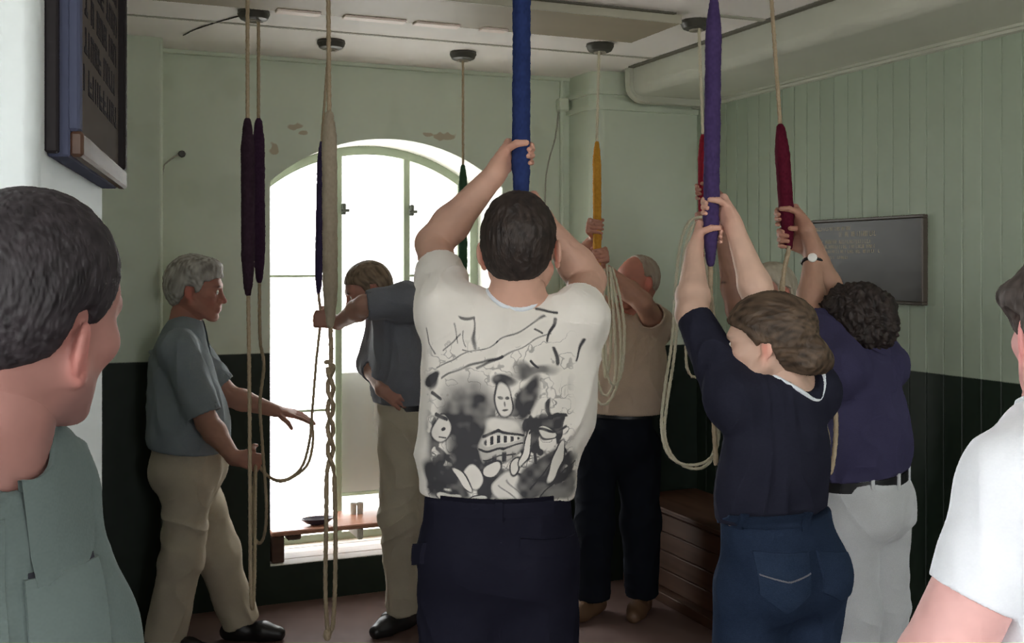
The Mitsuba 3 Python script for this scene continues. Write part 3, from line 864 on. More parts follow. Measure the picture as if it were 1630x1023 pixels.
SHORT_MAN = [(-0.2, -0.066), (-0.085, -0.064), (-0.058, -0.048), (-0.036, -0.030), (-0.034, 0.020), (-0.004, 0.030), (0.003, -0.010), (0.020, -0.008), (0.030, 0.030), (0.060, 0.055), (0.2, 0.075)]


class Person:
    """One figure: a continuous skin body, with hair and clothes as its children."""

    def __init__(self, label, F, tone, group=None, h=0.005):
        self.key = thing('person', label, 'person', group)
        self.F = unit(F)
        self.R = np.cross(self.F, UP)
        self.tone, self.h = tone, h
        self.body = Field()
        self.pieces, self.hands = [], []

    def side(self, s):
        return self.R * s

    def torso(self, chain, flat, grow=0.0, F=None, k=0.06):
        grow = -0.014 if F is None else grow
        F = F or self.body
        (c1, r1), (c0, r0) = chain[-1], chain[-2]
        top = c1 - UP * (r1 + grow - 0.035)
        chain = [q for q in chain[:-1] if q[0][2] < top[2] - 0.02] + [(top, r1)]
        for (a, ra), (b, rb) in zip(chain[:-1], chain[1:]):
            F.cap(a, b, ra + grow, rb + grow, k, flat=(self.F, flat))

    def neck(self, base, hd, r=0.054):
        self.body.cap(base - UP * 0.03, base + (hd.p(0, -0.022, -0.05) - base) * 0.5, r * 1.12, r, 0.03)
        self.body.cap(base + (hd.p(0, -0.022, -0.05) - base) * 0.3, hd.p(0, -0.022, -0.045), r, r * 0.98, 0.03)
        self.hd, self.nb, self.nr = hd, base, r

    def head(self, h=0.0032, **more):
        F = Field()
        self.hd.build(F, **more)
        F.cap(self.nb + (self.hd.p(0, -0.022, -0.05) - self.nb) * 0.45, self.hd.p(0, -0.022, -0.045), self.nr, self.nr * 0.98, 0.03)
        self.pieces.append(F.mesh(h))

    def arm(self, sh, el, wr, r=(0.054, 0.046, 0.047, 0.028), F=None):
        F = F or self.body
        F.cap(sh, el, r[0], r[1], 0.03)
        mid = el + (wr - el) * 0.28
        F.cap(el, mid, r[1], r[2], 0.015)
        F.cap(mid, wr, r[2], r[3], 0.02)
        return mid

    def gripping(self, sh, el, c, a, palm_from, t, R=0.022, tilt=0.5, s=1.0, r=(0.054, 0.046, 0.047, 0.028), hh=0.0028):
        H = Field()
        wr = grip(H, c, a, palm_from, t, R, tilt, s)
        mid = self.arm(sh, el, wr, r)
        H.cap(mid + (wr - mid) * 0.6, wr, r[2] + (r[3] - r[2]) * 0.6, r[3], 0.02)
        self.pieces.append(H.mesh(hh))
        self.hands.append(np.asarray(c))
        return wr

    def opening(self, sh, el, wr, t, n, side, curl=0.25, s=1.0, r=(0.054, 0.046, 0.047, 0.028), hh=0.0028):
        H = Field()
        open_hand(H, wr, t, n, side, curl, s)
        mid = self.arm(sh, el, wr, r)
        H.cap(mid + (wr - mid) * 0.6, wr, r[2] + (r[3] - r[2]) * 0.6, r[3], 0.02)
        self.pieces.append(H.mesh(hh))
        self.hands.append(np.asarray(wr) + unit(t) * 0.08)

    def finish(self, red=0.0, stubble=0.0):
        m = cat_mesh([self.body.mesh(self.h)] + self.pieces)
        self.skin = add('body', m, 'skin', self.key, smooth=True, color=skin_color(np.asarray(m.vertices), self.tone, self.hd, red, stubble, self.hands))
        self.hd.eyes(self.key)

    def shirt(self, chain, flat, sleeves, bsdf, grow=0.02, hem=None, neck=None, neck_r=0.072, h=0.0055, amp=0.006, seed=0, label=None, shoulders=(), name='shirt', freq=None, k=0.06, trim=None):
        """A shirt over the torso chain; sleeves are lists of (points, radii); hem a (point, normal) cut; neck (point, direction, radius)."""
        F = Field()
        self.torso(chain, flat, grow, F, k)
        for a, b, ra, rb in shoulders:
            F.cap(a, b, ra, rb, 0.05)
        for pts, rad in sleeves:
            n = len(pts)
            for i in range(n - 1):
                F.cap(pts[i], pts[i + 1], rad[i], rad[i + 1], 0.035 if i == 0 else 0.02, clip=(i == n - 2))
        for pts, rad in sleeves:
            d = unit(np.asarray(pts[-1]) - pts[-2])
            F.cap(np.asarray(pts[-1]) - d * 0.02, np.asarray(pts[-1]) + d * 0.05, rad[-1] - 0.0095, rad[-1] - 0.008, 0.004, mode='s')
        if hem is not None:
            F.plane(hem[0], hem[1], 0.006)
        pre = len(F.ops)
        self.cloth, self.pre = F, pre
        if neck is not None:
            F.cap(neck[0], np.asarray(neck[0]) + unit(neck[1]) * 0.25, neck[2], neck[2] * 1.15, 0.010, mode='s')
        m = F.mesh(h)
        if trim is not None:
            add('neck_trim', tube(self.rim(neck, trim[1]), trim[2], 8), trim[0], self.key, smooth=True, label=trim[3])
        axes = [self.R, self.F, UP]
        fr = freq or (13, 13, 4.5)
        def calm(v):
            w = np.ones(len(v))
            for pts, rad in sleeves:                         # hems stay even
                d = unit(np.asarray(pts[-1]) - pts[-2])
                q = v - pts[-1]
                a = q @ d
                near = np.linalg.norm(q - a[:, None] * d, axis=1) < rad[-1] * 1.4
                w = np.where(near, np.minimum(w, np.clip((np.abs(a) - 0.004) / 0.04, 0, 1)), w)
            if hem is not None:
                w = np.minimum(w, 0.25 + np.clip(np.abs((v - hem[0]) @ unit(hem[1])) / 0.04, 0, 0.75))
            return w
        m = displace(m, lambda v, n: folds(v, axes, fr, amp, seed) * calm(v))
        return add(name, m, bsdf, self.key, smooth=50, label=label)

    def rim(self, neck, r, a0=-np.pi, a1=np.pi, n=48, lift=0.0):
        """The curve at radius r (a number or a function of the angle; 0 = front) round the neck's axis, laid on the shirt."""
        nd = unit(neck[1])
        ef = unit(self.F - nd * (self.F @ nd))
        er = np.cross(ef, nd)
        an = np.linspace(a0, a1, n)
        rr = np.array([r(t) if callable(r) else r for t in an])[:, None]
        P = np.asarray(neck[0]) + rr * (np.cos(an)[:, None] * ef + np.sin(an)[:, None] * er)
        return self.cloth.drop(P, nd, 0.16, self.pre) + lift * nd

    def collar(self, neck, r0, width, bsdf, gap=0.25, point=1.7, stand=0.022, label=None):
        """A turned-down collar: up from the neckline, over, and down on the shirt, open at the front."""
        a0, a1, n = gap, 2 * np.pi - gap, 56
        nd = unit(neck[1])
        an = np.linspace(a0, a1, n)
        wide = lambda t: 1 + (point - 1) * np.exp(-(min(t - a0, a1 - t) / 0.35)**2)
        base = self.rim(neck, r0, a0, a1, n)
        out = base - (np.asarray(neck[0]) + nd * ((base - neck[0]) @ nd)[:, None])
        out /= np.linalg.norm(out, axis=1, keepdims=True)
        rows = [base - nd * 0.004, base + nd * stand - out * 0.006, base + nd * (stand + 0.004) + out * 0.001]
        for k in (0.35, 0.7, 1.0):
            q = self.rim(neck, lambda t: r0 + 0.006 + width * wide(t) * k, a0, a1, n)
            rows.append(q + nd * (0.007 + (1 - k) * stand * 0.7))
        rows.append(rows[-1] - nd * 0.005)
        V = np.vstack(rows)
        f = []
        i = np.arange(n - 1)
        for a in range(len(rows) - 1):
            f.append(np.stack([a * n + i, a * n + i + 1, (a + 1) * n + i + 1, (a + 1) * n + i], 1))
        add('collar', (V, np.vstack(f)), bsdf, self.key, smooth=50, label=label)

    def patch(self, name, F, corners, w, bsdf, thick=0.004, n=(14, 12), bottom=0.0, sag=0.0, label=None, last=None, lift=0.0015):
        """A piece of cloth sewn on: the quad of corners (tl, tr, br, bl) laid on the surface of F along -w; bottom lowers the middle of its lower edge."""
        tl, tr, br, bl = (np.asarray(c, float) for c in corners)
        s, t = np.meshgrid(np.linspace(0, 1, n[0]), np.linspace(0, 1, n[1]))
        s, t = s.ravel()[:, None], t.ravel()[:, None]
        P = (tl * (1 - s) + tr * s) * (1 - t) + (bl * (1 - s) + br * s) * t
        P = P - UP * (bottom * t + sag) * (1 - np.abs(2 * s - 1))
        Q = F.drop(P, w, 0.25, last)
        edge = ((s < 1e-6) | (s > 1 - 1e-6) | (t < 1e-6) | (t > 1 - 1e-6))[:, 0]
        w = unit(w)
        top = Q + w * (lift + thick)
        nx, ny = n
        idx = np.arange(nx * ny).reshape(ny, nx)
        f = [np.stack([idx[:-1, :-1], idx[1:, :-1], idx[1:, 1:], idx[:-1, 1:]], -1).reshape(-1, 4)]
        loop = np.concatenate([idx[0, :], idx[1:, -1], idx[-1, -2::-1], idx[-2:0:-1, 0]])
        low = len(top) + np.arange(len(loop))
        V = np.vstack([top, Q[loop] - w * 0.006])
        k = np.arange(len(loop))
        k2 = (k + 1) % len(loop)
        f.append(np.stack([loop[k], loop[k2], low[k2], low[k]], 1))
        return add(name, (V, np.vstack(f)), bsdf, self.key, smooth=40, label=label)

    def trousers(self, hips, hw, flat, legs, bsdf, waist, h=0.007, amp=0.006, seed=0, label=None, seat=0.0, name='trousers'):
        """legs: (hip, knee, ankle, r_hip, r_knee, r_hem) each; waist: the (point, normal) where they end."""
        F = Field()
        wp = np.asarray(waist[0])
        F.cap(hips, wp + UP * 0.05, hw, hw * 0.93, 0.05, flat=(self.F, flat))
        if seat:
            for s in (-1, 1):
                F.ell(np.asarray(hips) - self.F * hw * flat * 0.45 + self.R * s * hw * 0.42 - UP * 0.035, np.array([1, 1, 1.1]) * seat, None, 0.05)
        for hp, kn, an, r0, r1, r2 in legs:
            F.cap(hp, kn, r0, r1, 0.03)
            F.cap(kn, an, r1, r2, 0.04, clip=True)
        F.plane(waist[0], waist[1], 0.004)
        self.legs = F
        m = F.mesh(h)
        m = displace(m, lambda v, n: folds(v, [self.R, self.F, UP], (9, 9, 5.5), amp, seed))
        return add(name, m, bsdf, self.key, smooth=50, label=label)

    def shoes(self, ankles, dirs, bsdf, L=0.27):
        for an, d in zip(ankles, dirs):
            an, d = np.asarray(an, float), unit([d[0], d[1], 0])
            g = np.array([an[0], an[1], 0.0])
            F = Field()
            heel, ball, toe = g - d * 0.055 + UP * 0.038, g + d * 0.10 + UP * 0.036, g + d * (L - 0.075 - 0.03) + UP * 0.028
            F.cap(heel, ball, 0.037, 0.044, 0.02)
            F.cap(ball, toe, 0.044, 0.032, 0.02)
            F.cap(g + UP * 0.05, g + UP * 0.105, 0.043, 0.040, 0.03)
            F.plane(g, -UP, 0.006)
            F.plane(g + UP * 0.115, UP, 0.004)
            add('shoe', F.mesh(0.006), bsdf, self.key, smooth=50)


def ring_band(F, R, c, hw, flat, z0, z1, bulge=0.004, n=64, tiltn=None):
    """A belt: a flat band round an elliptical waist."""
    ang = np.linspace(0, 2 * np.pi, n, endpoint=False)
    ct, st = np.cos(ang)[:, None], np.sin(ang)[:, None]
    rows = []
    for rr, z in ((0, z0), (bulge, z0), (bulge, z1), (0, z1)):
        rows.append(np.asarray(c) + ct * R * (hw + rr) + st * F * (hw * flat + rr) + UP * z)
    V = np.vstack(rows)
    i = np.arange(n)
    j = (i + 1) % n
    f = []
    for a in range(4):
        b = (a + 1) % 4
        f += [np.stack([a * n + i, a * n + j, b * n + j], 1), np.stack([a * n + i, b * n + j, b * n + i], 1)]
    m = trimesh.Trimesh(V, np.vstack(f), process=False)
    m.fix_normals()
    return m

# ------------------------------------------------------------------ bell ropes
mat('rope_hemp', proc(lambda p, n, uv: mix((0.34, 0.26, 0.17), (0.46, 0.37, 0.26), noise(p.x * 300, p.y * 300, p.z * 160))), 0.85, 0.2)
mat('rope_cream', proc(lambda p, n, uv: mix((0.52, 0.48, 0.36), (0.68, 0.63, 0.50), noise(p.x * 300, p.y * 300, p.z * 160))), 0.85, 0.2)


def wool(key, a, b):
    mat(key, proc(lambda p, n, uv: mix(a, b, 0.55 * noise(p.x * 190, p.y * 190, p.z * 120) + 0.45 * noise(p.x * 55, p.y * 55, p.z * 40))), 0.95, 0.1, sheen=0.25)


wool('wool_plum', (0.024, 0.013, 0.021), (0.044, 0.025, 0.038))
wool('wool_violet', (0.034, 0.016, 0.036), (0.062, 0.032, 0.064))
wool('wool_indigo', (0.030, 0.022, 0.060), (0.055, 0.042, 0.100))
wool('wool_beige', (0.30, 0.25, 0.185), (0.40, 0.34, 0.26))
wool('wool_green', (0.020, 0.050, 0.026), (0.040, 0.085, 0.045))
wool('wool_blue', (0.013, 0.022, 0.080), (0.028, 0.046, 0.145))
wool('wool_yellow', (0.42, 0.19, 0.025), (0.56, 0.29, 0.05))
wool('wool_red', (0.17, 0.010, 0.020), (0.27, 0.020, 0.035))
wool('wool_purple', (0.036, 0.023, 0.078), (0.070, 0.046, 0.132))
wool('wool_crimson', (0.060, 0.005, 0.014), (0.11, 0.012, 0.028))


def rope_mesh(pts, r=0.0075, near=True):
    return tube(spline(pts, 0.010 if near else 0.016), r, 9 if near else 7, twist=0.085 if near else 0.11, lobes=3, lobe=0.15)


def sally_mesh(a, b, r, seed, tip0=0.10, tip1=0.13):
    """The woolly grip of a bell rope: a long spindle from a (top) to b, its tufts standing off a little."""
    a, b = np.asarray(a, float), np.asarray(b, float)
    L = np.linalg.norm(b - a)
    n = int(L / 0.006)
    s = np.linspace(0, L, n)
    rad = r * np.minimum(1, np.minimum(0.30 + 0.70 * np.sqrt(np.clip(s / tip0, 0, 1)), 0.30 + 0.70 * np.sqrt(np.clip((L - s) / tip1, 0, 1))))
    rad = np.where((s < 0.002) | (s > L - 0.002), 0.007, rad)
    m = tube(a + (b - a) * (s / L)[:, None], rad, 26)
    return displace(m, lambda v, nn: 0.0030 * (meshkit.noise(v * np.array([170, 170, 110]), seed) - 0.5) + 0.0022 * (meshkit.noise(v * 60, seed + 1) - 0.5))


def bell_rope(label, wool_key, top, s0, s1, r, tail, seed, bsdf='rope_hemp', near=True, rr=0.0065, extra=(), tips=(0.10, 0.13)):
    """top: where the rope leaves the ceiling; s0, s1: the sally's ends; tail: the way of the rope below it; extra: further strands."""
    k = thing('bell_rope', label, 'bell rope')
    add('rope', rope_mesh([top, (np.asarray(top) + s0) / 2, s0], rr, near), bsdf, k, smooth=True)
    add('sally', sally_mesh(s0, s1, r, seed, *tips), wool_key, k, smooth=True)
    add('tail', rope_mesh([s1] + list(tail), rr, near), bsdf, k, smooth=True)
    for e in extra:
        add('tail_loop', rope_mesh(e, rr, near), bsdf, k, smooth=True)
    return k


def over(p):
    return np.array([p[0], p[1], ZC + 0.01])


P2_HAND = at(407, 733, 4.42)
# A and B, the pair of dark sallies on the left
a0, a1 = at(394, 188, 3.62), at(395, 470, 3.62)
bell_rope('bell rope with a near-black plum sally, left one of the dark pair', 'wool_plum', over(a0), a0, a1, 0.0220, [at(397, 620, 3.62), at(398, 800, 3.62), at(399, 930, 3.62), at(402, 968, 3.66), at(405, 920, 3.80), at(406, 820, 4.10), P2_HAND], 1)
b0, b1 = at(411.5, 188, 4.35), at(413, 450, 4.35)
P2_HAND = at(407, 733, 4.42)
bell_rope('bell rope with a dark violet sally, right one of the dark pair', 'wool_violet', over(b0), b0, b1, 0.0235, [at(414, 540, 4.35), at(420, 580, 4.35), at(414, 640, 4.35), at(417, 700, 4.36), at(424, 800, 4.38), at(421, 850, 4.40), at(412, 864, 4.41), at(403, 845, 4.41), at(404, 780, 4.42), P2_HAND], 2)
# C, far rope with the tail that the grey-haired man gathers in
c0, c1 = at(512, 225, 4.9), at(507, 467, 4.9)
P3_HAND = at(510, 508, 4.9)
bell_rope('bell rope with a thin dark indigo sally, its tail swinging across the window', 'wool_indigo', over(at(524, 65, 4.93)), c0, c1, 0.0185, [P3_HAND, at(503, 580, 4.88), at(496, 668, 4.8)], 3, near=False, rr=0.0060,
          extra=[[at(496, 666, 4.8), at(493, 700, 4.75), at(482, 740, 4.65), at(462, 760, 4.55), at(440, 764, 4.47), at(420, 752, 4.42), P2_HAND],
                 [at(497, 668, 4.8), at(498, 705, 4.75), at(490, 738, 4.68), at(470, 757, 4.58), at(446, 766, 4.48), at(424, 755, 4.43), P2_HAND]])
# D, the beige one with its tail chained up
d0, d1 = at(524, 176, 3.4), at(526, 521, 3.4)
kd = bell_rope('bell rope with a pale beige sally, its knotted tail hanging to the floor', 'wool_beige', over(d0 - RGT * 0.004), d0, d1, 0.0235, [at(527, 560, 3.4), at(526, 596, 3.4)], 4, rr=0.0070)


def wind(y0, y1, turns, amp, ph, px=526, d=3.4):
    out = []
    for k in range(int(turns * 8) + 1):
        t = k / (turns * 8)
        q = at(px, y0 + (y1 - y0) * t, d)
        an = 2 * math.pi * turns * t + ph
        out.append(q + RGT * amp * math.cos(an) + FWD * amp * math.sin(an))
    return out


lp = [at(532, 760, 3.4), at(534, 850, 3.4), at(533, 940, 3.4), at(529, 1000, 3.4), at(522, 1003, 3.4), at(518, 940, 3.4), at(519, 850, 3.4), at(520, 760, 3.4)]
s1_ = wind(585, 745, 2.5, 0.0085, math.pi) + lp
s2_ = [at(518, 577, 3.395), at(522, 576, 3.393)] + wind(582, 745, 2.5, 0.0085, 0.0) + [at(520, 758, 3.4), at(519, 790, 3.4)]
add('tail_chain', rope_mesh(s1_, 0.0068), 'rope_hemp', kd, smooth=True)
add('tail_chain', rope_mesh(s2_, 0.0068), 'rope_hemp', kd, smooth=True)
kn = trimesh.creation.icosphere(subdivisions=2, radius=0.013)
kn.apply_scale([1, 1, 1.5])
kn.apply_translation(at(521, 1010, 3.4))
add('end_knot', kn, 'rope_hemp', kd, smooth=True)
# E green
e0, e1 = at(737, 262, 5.19), at(737, 468, 5.19)
bell_rope('bell rope with a dark green sally in front of the arched window', 'wool_green', over(e0), e0, e1, 0.0205, [at(738, 560, 5.19), at(740, 700, 5.19), at(742, 820, 5.19)], 5, near=False, rr=0.006)
# F blue, G yellow, H red, I purple, J crimson: the ringers' hands are on these
f0, f1 = at(831, -160, 2.84), at(829, 352, 2.84)
bell_rope('bell rope with a thick blue sally held by the man in the printed T-shirt', 'wool_blue', over(f0), f0, f1, 0.0235, [at(829, 440, 2.86), at(825, 600, 2.9), at(822, 760, 2.9)], 6, rr=0.007)
g0, g1 = at(950, 225, 4.93), at(951, 452, 4.93)
bell_rope('bell rope with a yellow sally held by the bald man in the tan shirt', 'wool_yellow', over(at(954, 70, 4.98)), g0, g1, 0.0190, [at(953, 480, 4.92), at(958, 540, 4.9), at(964, 600, 4.88), at(972, 560, 4.88), at(970, 480, 4.9), at(966, 420, 4.92)], 7, bsdf='rope_cream', near=False, rr=0.0062,
          extra=[[at(957, 425, 4.90), at(944, 490, 4.86), at(940, 570, 4.83), at(948, 630, 4.82), at(962, 644, 4.82), at(975, 630, 4.82), at(985, 600, 4.83), at(988, 540, 4.84), at(980, 470, 4.87), at(970, 425, 4.90)],
                 [at(960, 430, 4.89), at(952, 500, 4.85), at(950, 590, 4.82), at(960, 628, 4.81), at(972, 622, 4.81), at(980, 590, 4.81), at(978, 520, 4.83), at(972, 430, 4.89)],
                 [at(962, 428, 4.90), at(962, 500, 4.84), at(966, 590, 4.80), at(978, 612, 4.80), at(990, 590, 4.80), at(994, 520, 4.82), at(984, 460, 4.86), at(974, 425, 4.90)]])
h0, h1 = at(1119, 214, 4.45), at(1120, 420, 4.45)
bell_rope('bell rope with a bright red sally half hidden behind the purple one', 'wool_red', over(at(1112, 33, 4.5)), h0, h1, 0.0205, [at(1122, 480, 4.56), at(1130, 600, 4.56)], 8, bsdf='rope_cream', near=False, rr=0.0065,
          extra=[[at(1117, 345, 4.40), at(1098, 352, 4.38), at(1084, 385, 4.36), at(1076, 450, 4.35), at(1070, 540, 4.34), at(1058, 620, 4.33), at(1053, 680, 4.33), at(1062, 720, 4.33), at(1085, 738, 4.33), at(1115, 738, 4.33), at(1135, 722, 4.33), at(1141, 680, 4.33), at(1137, 600, 4.34), at(1128, 480, 4.38), at(1122, 360, 4.40)],
                 [at(1118, 350, 4.42), at(1103, 360, 4.40), at(1091, 395, 4.38), at(1082, 460, 4.37), at(1074, 560, 4.36), at(1062, 640, 4.35), at(1058, 690, 4.35), at(1070, 725, 4.35), at(1095, 744, 4.35), at(1122, 742, 4.35), at(1140, 715, 4.35), at(1146, 660, 4.36), at(1142, 560, 4.37), at(1132, 460, 4.40), at(1122, 365, 4.42)],
                 [at(1117, 355, 4.43), at(1104, 400, 4.42), at(1098, 480, 4.41), at(1092, 560, 4.40), at(1096, 592, 4.40), at(1108, 600, 4.40), at(1122, 580, 4.41), at(1126, 500, 4.42), at(1122, 370, 4.43)]])
i0, i1 = at(1136.5, -4, 3.08), at(1131, 424, 3.06)
bell_rope('bell rope with a long purple sally held by the woman in the navy top', 'wool_purple', over(at(1137, -200, 3.08)), i0, i1, 0.0225, [at(1131, 500, 3.05), at(1134, 620, 3.03), at(1140, 740, 3.02)], 9, rr=0.007)
j0, j1 = at(1242, 197, 3.66), at(1256, 398, 3.62)
bell_rope('bell rope with a dark crimson sally held by the person in the navy polo shirt', 'wool_crimson', at(1226, -28, 3.72), j0, j1, 0.0245, [at(1249, 430, 3.6), at(1243, 470, 3.58), at(1252, 540, 3.45), at(1285, 610, 3.25), at(1317, 690, 3.14), at(1312, 745, 3.10)], 10, rr=0.0068,
          extra=[[at(1256, 392, 3.60), at(1247, 440, 3.57), at(1250, 500, 3.48), at(1280, 565, 3.30), at(1318, 600, 3.18), at(1329, 645, 3.14), at(1330, 700, 3.10), at(1322, 752, 3.08), at(1312, 745, 3.10)]])

# ceiling bosses that the ropes run through
for nm, px, py in (('leftmost', 404, 18), ('second', 527, 65), ('middle', 737, 83), ('fourth', 955, 70), ('rightmost', 1108, 33)):
    d = (ZC - EYE) * FOC / (HORIZON - py)
    q = at(px, py, d)
    kb = thing('rope_boss', f'dark round wooden rope guide on the ceiling, {nm} of the five seen', 'rope guide', 'rope guides on the ceiling')
    rr_ = 0.062
    m = lathe([(0.016, 0.0), (rr_, 0.0), (rr_ + 0.002, -0.012), (rr_ - 0.008, -0.032), (rr_ - 0.020, -0.038), (0.016, -0.038), (0.014, -0.02), (0.016, 0.0)][::-1], 28)
    m.apply_translation([q[0], q[1], ZC])
    add('ring', m, 'boss_dark', kb, smooth=35)
    m = lathe([(0.017, -0.036), (0.030, -0.036), (0.028, -0.044), (0.019, -0.044), (0.017, -0.036)][::-1], 20)
    m.apply_translation([q[0], q[1], ZC])
    add('liner', m, 'boss_hole', kb, smooth=35)

# ------------------------------------------------------------------ people
def cloth(key, a, b, fa=14, rough=0.9, weave=420.0):
    dark = max(b) < 0.12
    def fn(p, n, uv):
        return mix(a, b, 0.6 * fbm(p.x * fa, p.y * fa, p.z * fa, 3) + 0.4 * noise(p.x * weave, p.y * weave, p.z * weave))
    mat(key, proc(fn), rough, 0.05 if dark else 0.15, sheen=0.04 if dark else 0.25)


cloth('cloth_navy_trousers', (0.0085, 0.0085, 0.0155), (0.0155, 0.0155, 0.026))
cloth('cloth_bluegrey_shirt', (0.175, 0.205, 0.225), (0.240, 0.275, 0.300))
cloth('cloth_beige_trousers', (0.40, 0.345, 0.265), (0.50, 0.44, 0.345))
cloth('cloth_slate_shirt', (0.130, 0.138, 0.160), (0.190, 0.198, 0.225))
cloth('cloth_khaki_trousers', (0.38, 0.335, 0.255), (0.47, 0.42, 0.33))
cloth('cloth_tan_shirt', (0.42, 0.315, 0.235), (0.52, 0.40, 0.31))
cloth('cloth_dark_jeans', (0.005, 0.006, 0.009), (0.011, 0.013, 0.018))
cloth('cloth_navy_top', (0.012, 0.0125, 0.022), (0.023, 0.024, 0.038))
cloth('cloth_denim', (0.010, 0.0165, 0.034), (0.023, 0.036, 0.066))
cloth('cloth_denim_pocket', (0.012, 0.020, 0.040), (0.027, 0.042, 0.075))
cloth('cloth_navy_polo', (0.034, 0.031, 0.068), (0.058, 0.054, 0.108))
cloth('cloth_white_jeans', (0.44, 0.45, 0.46), (0.56, 0.57, 0.58))
cloth('cloth_greygreen_shirt', (0.085, 0.110, 0.107), (0.115, 0.145, 0.140))
cloth('cloth_white', (0.60, 0.625, 0.67), (0.68, 0.70, 0.74))
cloth('cloth_plain_dark', (0.02, 0.02, 0.025), (0.04, 0.04, 0.05))
mat('trim_white', (0.62, 0.66, 0.70), 0.8, 0.2)
mat('leather_black', (0.012, 0.012, 0.013), 0.35, 0.5)
mat('leather_brown', (0.10, 0.055, 0.03), 0.45, 0.4)
mat('watch_face', (0.75, 0.75, 0.72), 0.3, 0.5)
mat('stitch', (0.12, 0.12, 0.14), 0.8, 0.2)


# ---- print on the back of the white T-shirt: a sketchy ink drawing, laid on the shirt's own back
PRINT_O = at(808, 640, 2.5)
PD = 2.48 / FOC


def print_fn(p, n, uv):
    u = ((p.x - float(PRINT_O[0])) * float(RGT[0]) + (p.y - float(PRINT_O[1])) * float(RGT[1])) / PD + 808.0
    v = 640.0 - (p.z - float(PRINT_O[2])) / PD
    back = 1 - smoothstep(0.02, 0.05, (p.x - float(PRINT_O[0])) * float(FWD[0]) + (p.y - float(PRINT_O[1])) * float(FWD[1]) - 0.08)
    wu, wv = u + 14 * (noise(u * 0.035, v * 0.035, 1.0) - 0.5), v + 14 * (noise(u * 0.035, v * 0.035, 5.0) - 0.5)
    ink = mi.Float(0.0)

    def over_(val, m):
        return ink * (1 - m) + val * m

    def blob(cx, cy, rx, ry, soft=0.25, rot=0.0, w=True):
        a, b = (wu if w else u) - cx, (wv if w else v) - cy
        c, s = math.cos(rot), math.sin(rot)
        d = dr.sqrt(dr.square((a * c + b * s) / rx) + dr.square((b * c - a * s) / ry))
        return 1 - smoothstep(1 - soft, 1 + soft, d)

    def stroke(x0, y0, x1, y1, w, soft=1.5):
        ax, ay = x1 - x0, y1 - y0
        t = dr.clip(((wu - x0) * ax + (wv - y0) * ay) / (ax * ax + ay * ay), 0, 1)
        d = dr.sqrt(dr.square(wu - x0 - t * ax) + dr.square(wv - y0 - t * ay))
        return 1 - smoothstep(w - soft, w + soft, d)

    def ob(cx, cy, rx, ry, rot=0.0, val=0.04, rim=2.6):
        nonlocal_ink = over_(0.88, blob(cx, cy, rx + rim, ry + rim, 0.10, rot))
        return nonlocal_ink * (1 - blob(cx, cy, rx, ry, 0.10, rot)) + val * blob(cx, cy, rx, ry, 0.10, rot)

    edge = smoothstep(668, 684, wu) * (1 - smoothstep(904, 926, wu))
    area = smoothstep(600, 680, wv + 0.10 * (u - 800)) * edge
    upper = smoothstep(520, 560, wv + 0.10 * (u - 800)) * edge
    sk = dr.abs(fbm(u * 0.045, v * 0.045, 2.0, 3) - 0.5)
    ink = (1 - smoothstep(0.010, 0.030, sk)) * upper * 0.40
    ink = dr.maximum(ink, smoothstep(0.49, 0.56, fbm(u * 0.045 + 7, v * 0.034, 4.0, 3)) * area * 0.85)
    ink = dr.maximum(ink, (1 - smoothstep(0.012, 0.030, dr.abs(fbm(u * 0.07, v * 0.07, 9.0, 2) - 0.5))) * area * 0.7)
    smoke = 0.62 + 0.5 * (fbm(u * 0.03, v * 0.03, 6.0, 3) - 0.3)
    ink = over_(smoke, blob(742, 668, 44, 58, 0.45))                   # dark smoke left of the middle
    ink = over_(0.90, blob(750, 722, 36, 40, 0.35))
    ink = over_(0.85, blob(838, 636, 15, 36, 0.35, 0.4))
    ink = over_(0.60, blob(850, 594, 40, 7, 0.4, -0.12))
    ink = over_(0.70, blob(832, 590, 16, 12, 0.4, 0.5))
    ink = dr.maximum(ink, 0.85 * blob(802, 606, 18, 9, 0.3))
    ink = ob(802, 634, 14, 24, 0.0, 0.06)                               # small pale face
    ink = dr.maximum(ink, 0.75 * (blob(796, 629, 4.5, 2.6, 0.3) + blob(808, 629, 4.5, 2.6, 0.3) + blob(802, 647, 5, 1.8, 0.4) + blob(802, 638, 1.6, 4, 0.4)))
    ink = ob(796, 700, 34, 40, 0.0, 0.30)                                # round helmet with a barred visor
    ink = over_(0.08, blob(796, 674, 26, 12, 0.3))
    ink = dr.maximum(ink, 0.92 * (stroke(764, 692, 796, 682, 2.6) + stroke(796, 682, 829, 692, 2.6)))
    ink = over_(0.05, blob(796, 698, 29, 9, 0.12))
    ink = dr.maximum(ink, 0.95 * blob(796, 698, 27, 7.5, 0.12) * smoothstep(-0.1, 0.3, dr.sin(u * 0.58)))
    ink = dr.maximum(ink, 0.9 * (stroke(764, 709, 796, 717, 2.2) + stroke(796, 717, 828, 709, 2.2) + stroke(774, 728, 818, 728, 1.6)))
    ink = dr.maximum(ink, 0.8 * blob(797, 732, 24, 11, 0.4) * smoothstep(-0.3, 0.4, dr.sin(u * 0.40 + 1)))
    ink = over_(0.92, blob(778, 768, 14, 40, 0.2, 0.15))
    ink = over_(0.90, blob(800, 772, 12, 22, 0.2, -0.2))
    ink = ob(756, 758, 17, 25, -0.5)                                     # pale shapes along the hem
    ink = ob(786, 748, 11, 12, 0.1)
    ink = ob(815, 782, 27, 28, 0.5)
    ink = ob(824, 746, 8, 12, 0.2)
    ink = dr.maximum(ink, 0.6 * (stroke(800, 772, 826, 800, 1.4) + stroke(812, 764, 834, 790, 1.2)))
    ink = ob(700, 688, 16, 23, 0.4, 0.10)                                # figures at the left edge
